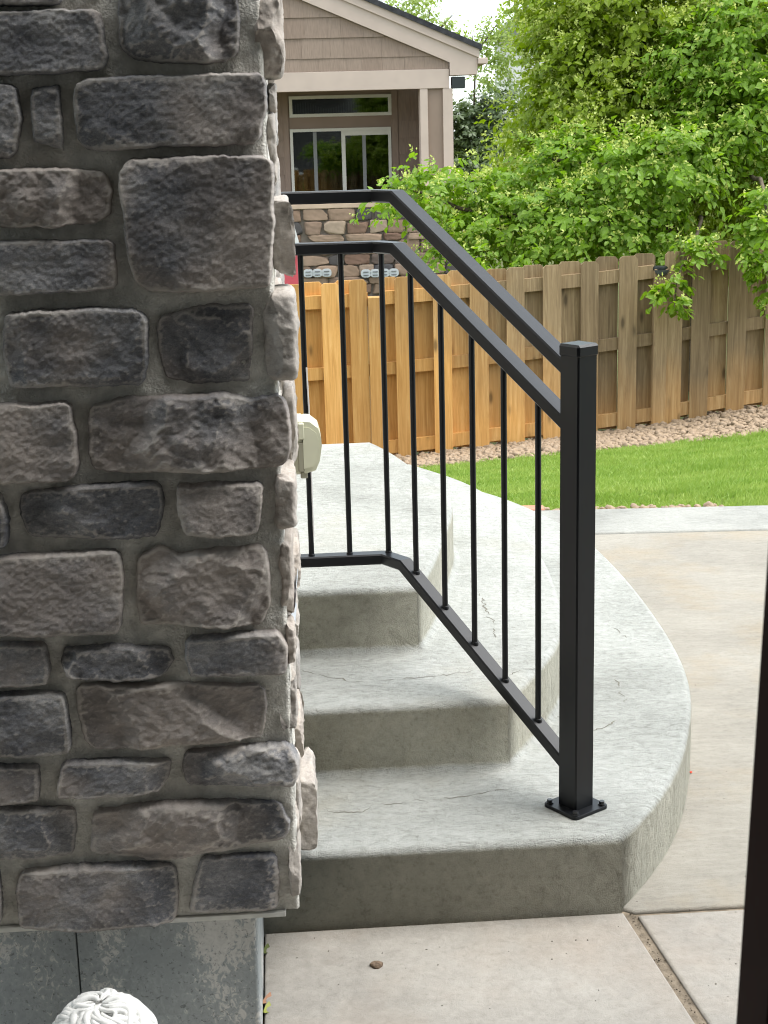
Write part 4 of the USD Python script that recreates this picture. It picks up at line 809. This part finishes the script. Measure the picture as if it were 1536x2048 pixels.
def sprays(blobs, seed, leaf=0.065, per=11, twig=0.30, dens=70.0, droop=0.35, small=False, blos=0.0):
    """Leafy twigs over the upper and outer shell of each blob (centre, radii): (leaf mesh, seed-cluster mesh, twig mesh, tips)."""
    r_ = np.random.default_rng(seed); LP, LT, LN, LS_, BP, TW = [], [], [], [], [], []
    for (c, rad) in blobs:
        c, rad = np.array(c, float), np.array(rad, float); area = 4 * np.pi * (np.prod(rad) ** (2 / 3)); n = int(area * dens)
        d = r_.normal(size=(n, 3)); d /= np.linalg.norm(d, axis=1, keepdims=True)
        rr = r_.uniform(0.55, 1.04, n) ** 0.6
        lump = 0.72 + 0.62 * meshkit.fbm(d * 2.3 + c, 3, seed)
        base = c + d * rad * (rr * lump)[:, None]
        ax = d * [1, 1, 0.55] + r_.normal(0, 0.45, (n, 3)) + [0, 0, 0.05]; ax /= np.linalg.norm(ax, axis=1, keepdims=True)
        tl = twig * r_.uniform(0.5, 1.3, n)
        for k in range(per):
            u = (k + r_.uniform(0, 1, n)) / per
            p = base + ax * (tl * u)[:, None] - np.array([0, 0, 1]) * (droop * tl * u ** 2)[:, None]
            sidev = np.cross(ax, [0, 0, 1.0]); sidev /= np.linalg.norm(sidev, axis=1, keepdims=True) + 1e-9; sg = (1 if k % 2 else -1)
            tip = ax * 0.55 + sidev * sg * r_.uniform(0.3, 1.1, (n, 1)) + np.array([0, 0, -1]) * r_.uniform(0.1, 0.9, (n, 1)) + r_.normal(0, 0.25, (n, 3))
            nr = np.array([0, 0, 0.75]) + d * 0.95 + r_.normal(0, 0.42, (n, 3))
            LP.append(p + sidev * sg * 0.012); LT.append(tip); LN.append(nr); LS_.append(leaf * r_.uniform(0.5, 1.25, n) * (1.05 - 0.35 * u))
            if blos > 0 and k % 3 == 1:
                m_ = r_.uniform(0, 1, n) < blos; BP.append((p + np.array([0, 0, 0.03]) + d * 0.035)[m_])
    lm = leaves(np.vstack(LP), np.vstack(LT), np.vstack(LN), np.concatenate(LS_), small)
    bm = None
    if BP and sum(map(len, BP)):
        B = np.vstack(BP); q = 7; B2 = np.repeat(B, q, 0) + r_.normal(0, 0.012, (len(B) * q, 3)); nn = len(B2)
        bm = leaves(B2, r_.normal(0, 1, (nn, 3)), r_.normal(0, 1, (nn, 3)), r_.uniform(0.020, 0.036, nn), True)
    return lm, bm
def blob(px, py, Y, rx, rz, ry=None):
    """A leaf mass centred on a measured point at depth Y, radii in metres."""
    p = at_y(px, py, Y); return (p, (rx, ry or rx, rz))
def limb(pts, r0, r1, n=10, seed=0):
    pts = np.array(pts, float); d = np.r_[0, np.cumsum(np.linalg.norm(np.diff(pts, axis=0), axis=1))]; s = np.linspace(0, d[-1], n)
    from scipy.interpolate import PchipInterpolator
    q = PchipInterpolator(d, pts)(s); q += (meshkit.fbm(np.c_[s * 2 + seed, s * 0, s * 0]) - 0.5)[:, None] * 0.06
    return tube(q, np.linspace(r0, r1, n), 8)

# the large tree that leans over the fence
A = lambda px, py, Y: at_y(px, py, Y)
tb = A(1395, 700, 13.6); tb[2] = float(terrain(tb[0], 13.6))
tr = thing('broadleaf_tree', 'large leafy green tree hanging over the brown end of the fence', 'tree', tb)
front_b = [  # nearer, larger-leaved masses
 blob(1240, 345, 12.3, .42, .26), blob(1340, 330, 12.1, .36, .30), blob(1160, 320, 12.7, .33, .2), blob(1130, 310, 12.8, .22, .14), blob(1420, 270, 12.6, .4, .33), blob(1500, 230, 12.4, .42, .4), blob(1440, 130, 12.8, .5, .4), blob(1520, 60, 12.6, .45, .45),
 blob(1180, 440, 12.2, .45, .24), blob(1060, 450, 12.4, .40, .26), blob(965, 470, 12.5, .25, .16), blob(930, 400, 12.6, .25, .13), blob(850, 385, 12.6, .22, .11), blob(880, 350, 12.7, .14, .07), blob(905, 330, 12.7, .06, .05), blob(930, 470, 12.4, .2, .12), blob(890, 505, 12.3, .10, .07), blob(800, 350, 12.6, .11, .06), blob(1290, 470, 12.0, .30, .16), blob(1040, 385, 12.8, .3, .2),
 blob(1130, 485, 12.0, .26, .10), blob(760, 390, 12.5, .08, .04), blob(800, 405, 12.4, .11, .05)]
hang_b = [blob(955, 512, 11.65, .05, .05), blob(1062, 508, 11.65, .05, .05), blob(1395, 478, 11.3, .08, .05), blob(1420, 500, 11.2, .07, .05), blob(1385, 515, 11.15, .05, .06), blob(1360, 550, 11.1, .05, .05), blob(1345, 590, 11.05, .10, .06), blob(1350, 615, 11.03, .05, .05), blob(1325, 580, 11.05, .05, .04),
 blob(1530, 400, 11.2, .12, .12), blob(1540, 470, 11.05, .12, .12), blob(1535, 530, 11.0, .11, .10), blob(1545, 580, 10.98, .08, .08), blob(1500, 440, 11.1, .08, .08), blob(1510, 500, 11.0, .07, .06)]
back_b = [
 blob(1180, 200, 13.6, .5, .5), blob(1150, 120, 13.8, .40, .4), blob(1190, 50, 13.8, .5, .4), blob(1075, 250, 13.8, .25, .3), blob(1080, 345, 13.6, .3, .25), blob(1230, 120, 13.6, .6, .55), blob(1220, -10, 13.8, .7, .45), blob(1340, 30, 13.4, .6, .5), blob(1250, 240, 13.2, .5, .35),
 blob(1340, 420, 13.4, .6, .35), blob(1160, 400, 13.4, .5, .35), blob(1480, 350, 13.5, .6, .5), blob(1450, 0, 13.6, .7, .6), blob(1520, 170, 13.8, .7, .7), blob(1380, 200, 14.2, .6, .6), blob(1150, -30, 14.0, .45, .35), blob(1300, 150, 14.6, .9, .9), blob(1480, 450, 14.2, .6, .5),
 blob(1200, 330, 14.6, .9, .7), blob(1640, 250, 13.6, .8, 1.2), blob(1640, 0, 13.6, .9, .9), blob(930, 430, 13.2, .25, .15)]
l1, b1 = sprays(front_b, 11, 0.080, 10, 0.26, 96, 0.4, False, 0.42)
l3, b3 = sprays(hang_b, 14, 0.078, 7, 0.10, 190, 0.6, False, 0.3)
l2, b2 = sprays(back_b, 12, 0.092, 9, 0.30, 62, 0.3, False, 0.8)
trunk = [limb([tb, A(1390, 450, 13.6), A(1370, 200, 13.7), A(1380, -150, 13.9)], 0.13, 0.06, 14, 1), limb([A(1385, 420, 13.6), A(1300, 330, 13.2), A(1180, 330, 12.7), A(1080, 310, 12.8)], 0.05, 0.012, 12, 2),
         limb([A(1385, 470, 13.6), A(1260, 450, 12.8), A(1100, 440, 12.5), A(960, 430, 12.6), A(840, 385, 12.6), A(760, 370, 12.55)], 0.05, 0.008, 16, 3), limb([A(1375, 300, 13.7), A(1430, 200, 13.2), A(1500, 120, 12.7)], 0.06, 0.015, 10, 4),
         limb([A(1390, 460, 13.5), A(1400, 440, 12.2), A(1390, 480, 11.6), A(1355, 560, 11.15), A(1345, 625, 11.05)], 0.03, 0.004, 14, 5), limb([A(1450, 350, 13.4), A(1520, 360, 11.8), A(1535, 470, 11.0), A(1552, 580, 10.95)], 0.03, 0.005, 12, 6),
         limb([A(1372, 250, 13.7), A(1250, 150, 13.6), A(1120, 80, 13.8)], 0.06, 0.015, 10, 7)]
part(tr, 'trunk', cat_m(trunk), M['bark'], True)
part(tr, 'crown', cat_m([l1, l3]), M['leaf_deep'], False, kind='stuff'); part(tr, 'crown', l2, M['leaf'], False, kind='stuff')
part(tr, 'seed_clusters', cat_m([b1, b2, b3]), M['blossom'], False, kind='stuff')

def simple_tree(name, label, base, blobs, seed, m, leaf, dens, trunk_pts, r0, per=8, twig=0.35, small=True, group=None):
    b = np.array(base, float); b[2] = float(terrain(b[0], b[1])); t = thing(name, label, 'tree', b, group)
    l, _ = sprays(blobs, seed, leaf, per, twig, dens, 0.2, small)
    part(t, 'crown', l, m, False, kind='stuff')
    part(t, 'trunk', cat_m([limb([b] + tp if i == 0 else tp, r0 if i == 0 else r0 * .45, r0 * .15, 12, seed + i) for i, tp in enumerate(trunk_pts)]), M['bark'], True)
simple_tree('shrubby_tree', 'dull grey-green shrubby tree in the gap right of the taupe house', A(945, 500, 31), [blob(935, 300, 31, .6, .9), blob(960, 240, 31, .4, .4), blob(900, 250, 32, .6, .5), blob(1010, 270, 31, .7, .9), blob(950, 400, 30, .9, .8)], 31, M['leaf_grey'], 0.14, 62, [[A(945, 400, 31), A(950, 180, 31)]], 0.08)
simple_tree('sparse_tree', 'sparse pale green tree against the sky behind the roof slope', A(840, 500, 40), [blob(790, 10, 40, .5, .45), blob(830, 30, 40, .45, .35), blob(860, 55, 40, .5, .3), blob(900, 70, 40, .4, .35), blob(850, -10, 40, .4, .3), blob(880, 100, 40, .5, .3), blob(815, 60, 40, .5, .3)], 33, M['leaf_far'], 0.13, 34, [[A(850, 100, 40), A(860, 20, 40)], [A(850, 90, 40), A(790, 10, 40)], [A(850, 90, 40), A(905, 30, 40)]], 0.10, 6)
simple_tree('wispy_tree', 'wispy yellow-green tree rising beyond the end of the roof', A(945, 500, 34), [blob(975, 100, 34, .3, .4), blob(995, 45, 34, .22, .25), blob(960, 85, 34, .15, .2), blob(1015, 100, 34, .45, .4), blob(985, 150, 34, .4, .4), blob(1030, 60, 34, .3, .4)], 35, M['leaf_far'], 0.11, 60, [[A(950, 130, 34), A(985, 30, 34)], [A(950, 110, 34), A(1000, 40, 34)], [A(948, 120, 34), A(945, 70, 34)]], 0.06, 6, 0.4)

# ================================================================ NEIGHBOUR'S HOUSE
HY = 26.0
hz0 = -2.05
hs = thing('neighbour_house', 'taupe house with sloping gable, recessed patio door and stone skirt wall', 'house', (1.2, HY, hz0))
q = lambda x, y, Y=HY: xz(x, y, Y)
ztop_beam = q(760, 141)[1]; zbot_beam = q(760, 179.5)[1]
xr = q(898, 140)[0]; XL = -3.2
rk = [q(602, 0), q(898, 124.5)]; slope = (rk[1][1] - rk[0][1]) / (rk[1][0] - rk[0][0])
rake_z = lambda x, off=0: rk[0][1] + slope * (x - rk[0][0]) + off
# gable: courses of shakes, clipped by the rake
apex_x = -1.2; apex = rake_z(apex_x)
gable = Polygon([(XL, ztop_beam), (xr, ztop_beam), (xr, rake_z(xr)), (apex_x, apex), (XL, apex - (apex_x - XL) * abs(slope))])
part(hs, 'gable_wall', ext_xz(gable.buffer(-0.01), HY + 0.03, HY + 0.10), M['siding'])
courses = [ztop_beam - 0.02, q(720, 115.4)[1], q(720, 74.5)[1], q(720, 33)[1], q(720, -8)[1], q(720, -49)[1], q(720, -90)[1]]
for i in range(len(courses) - 1):
    x = -0.30 + rng.uniform(0, .2)
    while x < xr:
        w = rng.uniform(0.11, 0.38); g = shapely.box(x, courses[i], x + w - 0.002, courses[i + 1] + 0.02).intersection(gable.buffer(-0.004)); x += w
        if g.is_empty or g.area < 0.002: continue
        m = ext_xz(g, HY + 0.004, HY + 0.028)
        v = np.array(m.vertices); v[:, 1] += 0.022 * (v[:, 2] - courses[i]) / 0.36 - 0.006 * rng.uniform(0, 1); part(hs, 'shingle', trimesh.Trimesh(v, m.faces, process=False), M['shake'])
fas = abs(q(660, 3)[1] - rake_z(q(660, 3)[0])); fas2 = abs(q(691, 0)[1] - rake_z(q(691, 0)[0]))
xe = q(954, 130)[0]
up2 = lambda o0, o1, xa, xb: Polygon([(xa, rake_z(xa, o0)), (xb, rake_z(xb, o0)), (xb, rake_z(xb, o1)), (xa, rake_z(xa, o1))])
mir = lambda P: Polygon([(2 * apex_x - x, z) for x, z in P.exterior.coords])
dz = 0.27
main = up2(0, dz, apex_x, xe)
part(hs, 'rake_board', ext_xz(main, HY - 0.05, HY + 0.02), M['trim'])
part(hs, 'rake_board', ext_xz(mir(main), HY - 0.05, HY + 0.02), M['trim'])
ebx0, ebx1 = q(899, 140)[0], q(954, 140)[0]; ez = q(900, 151)[1]
part(hs, 'eave_return', ext_xz(Polygon([(ebx0, ez), (ebx1, ez + 0.01), (ebx1, rake_z(ebx1, 0.10)), (ebx0, rake_z(ebx0, 0.05))]), HY - 0.053, HY + 0.5), M['trim'])
sec = up2(dz, dz + 0.135, apex_x, xe + 0.03)
part(hs, 'drip_trim', ext_xz(sec, HY - 0.085, HY + 0.02), M['trim']); part(hs, 'drip_trim', ext_xz(mir(sec), HY - 0.085, HY + 0.02), M['trim'])
rf = up2(dz + 0.135, dz + 0.225, apex_x, xe + 0.07)
roof = part(hs, 'roof', cat_m([ext_xz(rf, HY - 0.12, HY + 9), ext_xz(mir(rf), HY - 0.12, HY + 9)]), M['roof'])
gx0, gx1 = q(957, 122)[0], q(974, 122)[0]
part(hs, 'gutter', box(gx0 - .02, gx1, HY - 0.10, HY + 9, q(960, 128)[1], q(960, 116)[1], 0.01), M['trim'])
dx0, dx1 = q(903.5, 165)[0], q(930, 165)[0]
part(hs, 'eave_lamp', box(dx0, dx1, HY - 0.03, HY + 0.15, q(915, 177)[1], q(915, 153)[1], 0.008), M['gutter'], label='black square fitting under the eave corner')
part(hs, 'beam', box(XL, xr, HY - 0.02, HY + 0.12, zbot_beam, ztop_beam, 0.005), M['trim'])
zc0 = q(870, 420)[1]
c1, c2, c3, c4 = [q(x, 240)[0] for x in (841, 856, 886.5, 906)]
part(hs, 'column_board', box(c1, c2, HY - 0.012, HY + 0.3, zc0, zbot_beam - 0.001), M['trim']); part(hs, 'column_board', box(c3, c4, HY - 0.012, HY + 0.3, zc0, zbot_beam - 0.001), M['trim'])
part(hs, 'column_panel', box(c2, c3, HY + 0.03, HY + 0.28, zc0, zbot_beam - 0.001), M['siding'])
part(hs, 'side_wall', cat_m([box(c4 - .06, c4 - .01, HY + .3, HY + 9, hz0, zbot_beam)]), M['siding'])
# recess: back wall with door and transom window
BY = HY + 1.6
qb = lambda x, y: xz(x, y, BY)
bz0 = qb(690, 415)[1] - 0.5; bzt = zbot_beam + 0.35
dL, dR, dT = qb(581, 300)[0], qb(782.5, 300)[0], qb(690, 256)[1]
tL, tR, tT, tB = qb(578, 210)[0], qb(782.5, 210)[0], qb(690, 190)[1], qb(690, 232.5)[1]
wallp = shapely.box(XL, bz0, c4 - 0.06, bzt).difference(shapely.box(dL, bz0 - 1, dR, dT)).difference(shapely.box(tL, tB, tR, tT))
part(hs, 'recess_wall', ext_xz(wallp, BY, BY + 0.12), M['siding'])
part(hs, 'porch_ceiling', box(XL, c4, HY + 0.13, BY, bzt - 0.05, bzt), M['siding'])
RX = c4 - 0.08
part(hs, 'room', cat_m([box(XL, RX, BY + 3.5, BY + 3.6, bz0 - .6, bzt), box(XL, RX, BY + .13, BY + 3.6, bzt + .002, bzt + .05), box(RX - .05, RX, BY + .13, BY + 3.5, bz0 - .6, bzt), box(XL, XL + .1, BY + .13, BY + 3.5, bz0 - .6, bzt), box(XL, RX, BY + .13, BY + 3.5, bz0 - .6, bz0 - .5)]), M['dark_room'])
# shingles left and right of the door, with plain casings
for xa, xb in ((qb(797, 250)[0], c1 + 0.25), (qb(540, 250)[0], qb(568, 250)[0])):
    cs = [qb(820, y)[1] for y in (420, 378, 343, 308, 275, 241, 178, 150)]
    for i in range(len(cs) - 1):
        x = xa
        while x < xb - 0.02:
            w = min(rng.uniform(0.10, 0.24), xb - x); m = box(x, x + w - 0.002, BY - 0.026, BY - 0.003, cs[i], cs[i + 1] - 0.004); v = np.array(m.vertices); v[:, 1] += 0.015 * (v[:, 2] - cs[i]) / 0.35
            part(hs, 'shingle', trimesh.Trimesh(v, m.faces, process=False), M['shake']); x += w
for xa, xb in ((784, 796.5), (568.5, 579)): part(hs, 'door_casing', box(qb(xa, 300)[0], qb(xb, 300)[0], BY - 0.03, BY - 0.001, bz0, bzt), M['siding'])
def frame_of(x0, x1, z0, z1, t, y0, y1):
    return cat_m([box(x0, x0 + t, y0, y1, z0, z1), box(x1 - t, x1, y0, y1, z0, z1), box(x0 + t, x1 - t, y0, y1, z1 - t, z1), box(x0 + t, x1 - t, y0, y1, z0, z0 + t)])
tw = part(hs, 'transom_window', frame_of(tL, tR, tB, tT, 0.055, BY - 0.035, BY + 0.06), M['frame'])
part(tw, 'pane', box(tL + .05, tR - .05, BY + 0.02, BY + 0.03, tB + .05, tT - .05), M['glass'])
part(hs, 'blind', cat_m([box(tL + .06 + k * .045, tL + .06 + k * .045 + .02, BY + .3, BY + .305, tB, tT - .16 + .06 * math.sin(k * .35)) for k in range(int((tR - tL - .1) / .045))]), M['curtain'])
sd = part(hs, 'sliding_door', cat_m([frame_of(dL, dR, bz0, dT, 0.05, BY - 0.035, BY + 0.08), box(qb(683.5, 300)[0], qb(691, 300)[0], BY - 0.02, BY + 0.07, bz0, dT - .05)]), M['frame'])
part(sd, 'rail', box(qb(691, 300)[0], dR - .05, BY - .012, BY + .05, dT - .13, dT - .05), M['frame'])
part(sd, 'pane', box(dL + .05, qb(683.5, 300)[0], BY + .02, BY + .03, bz0, dT - .05), M['glass']); part(sd, 'pane', box(qb(691, 300)[0], dR - .05, BY + .0, BY + .01, bz0, dT - .13), M['glass'])
for xa, xb in ((627, 634), (725, 732)): part(sd, 'stile', box(qb(xa, 300)[0], qb(xb, 300)[0], BY - .006 if xa > 700 else BY + .008, BY - .001 if xa > 700 else BY + .018, bz0, dT - .06 - .07 * (xa > 700)), M['stile'])
# stone skirt wall in front of the porch
SY = HY - 0.35
qs = lambda x, y: xz(x, y, SY)
scz = qs(690, 416)[1]; sx1 = qs(930, 430)[0]
sk = part(hs, 'stone_skirt', box(XL, sx1, SY, SY + 0.3, hz0 - 0.2, scz), M['skirt_mortar'])
part(hs, 'wall_cap', box(XL, sx1 + .04, SY - 0.06, SY + 0.34, scz + .001, qs(690, 405.5)[1], 0.01), M['cap'])
part(hs, 'porch_floor', box(XL, c4, SY + .3, BY, scz - .35, scz - .25), M['trim'])
z = scz - 0.005; row = 0
while z > -1.35:
    hh = rng.choice([0.17, 0.20, 0.22, 0.12]); x = -0.15 - rng.uniform(0, .3)
    while x < sx1:
        w = rng.uniform(0.24, 0.46) if hh > .15 else rng.uniform(0.35, 0.7); w = min(w, sx1 - x)
        if w > 0.06:
            b = rock_box(x + .001, x + w - .002, SY - 0.045 - rng.uniform(0, .03), SY + 0.04, z - hh + .002, z - .001, int(rng.integers(1e6)), 3, 14.0, 1.4)[0]
            part(sk, 'stone', b, M['skirt_stone'], True)
        x += w
    z -= hh; row += 1
# pale three-lobed plates low on the skirt wall
for xa, xb, nl in ((607, 662, 3), (722, 796, 4)):
    x0, x1 = qs(xa, 545)[0], qs(xb, 545)[0]; zc = qs((xa + xb) / 2, 545)[1]; w = (x1 - x0) / nl
    t = thing('wall_plate', ['white three-lobed plastic plate on the stone skirt, nearer the grey stone wall', 'white four-lobed plastic plate on the stone skirt, further from the grey stone wall'][nl - 3], 'wall plate', (x0, SY - .1, zc))
    for k in range(nl):
        lobe = ext_xz(Polygon([(x0 + w * (k + .5) + w * .53 * math.copysign(abs(math.cos(a_)) ** .7, math.cos(a_)), zc + .066 * math.copysign(abs(math.sin(a_)) ** .7, math.sin(a_))) for a_ in np.linspace(0, 6.2832, 28)[:-1]]), SY - .112, SY - .06); part(t, 'lobe', lobe, M['plate'], 30)
        for s_ in (-1, 1): part(t, 'slot', box(x0 + w * (k + .22), x0 + w * (k + .78), SY - .125, SY - .10, zc + s_ * .027 - .008, zc + s_ * .027 + .008, .003), M['roof_grey'])
# pink and white play slide beyond the fence at the wall's edge
PY = 14.5
pp = lambda x, y: xz(x, y, PY)
sl_ = thing('play_slide', 'pink plastic slide with white rail above the fence at the stone wall corner', 'slide', (pp(592, 500)[0], PY, float(terrain(.1, PY))))
zg = float(terrain(.1, PY))
part(sl_, 'chute', ext_xz(Polygon([pp(560, 500), pp(590, 500), pp(606, 540), (pp(611, 700)[0], zg), (pp(560, 700)[0], zg)]), PY, PY + .5), M['pink'])
part(sl_, 'rail', ext_xz(Polygon([pp(578, 448), pp(588, 450), pp(604, 505), pp(594, 505)]), PY - .03, PY + .05), M['white'])

# far houses
def far_house(label, xa, xb, ytop, Y, wallm, roofm, win=None, gable_h=1.2):
    a, b = at_y(xa, ytop, Y), at_y(xb, ytop, Y); t = thing('far_house', label, 'house', (a[0], Y, -2)); D = 9 if win else 1.5
    part(t, 'wall', box(a[0], b[0], Y, Y + D, -2.2, a[2]), wallm)
    e = ext_xz(Polygon([(a[0] - .4, a[2] + .002), (b[0] + .4, a[2] + .002), ((a[0] + b[0]) / 2, a[2] + gable_h)]), Y - .4, Y + D + .4); part(t, 'roof', e, roofm)
    if win:
        w0, w1 = at_y(win[0], win[2], Y), at_y(win[1], win[3], Y); wf = part(t, 'window', frame_of(w0[0], w1[0], w1[2], w0[2], .08, Y - .05, Y + .02), M['white']); part(wf, 'pane', box(w0[0] + .06, w1[0] - .06, Y - .02, Y - .005, w1[2] + .06, w0[2] - .06), M['glass'])
far_house('tall pale house with a window, just above the dark roof slope', 560, 762, -140, 46, M['pale_house'], M['roof_grey'], (690, 735, -60, 7), 2.0)
far_house('far house with grey hipped roof between the sky and the large tree', 1000, 1160, 80, 60, M['pale_house'], M['roof_grey'], None, 1.6)
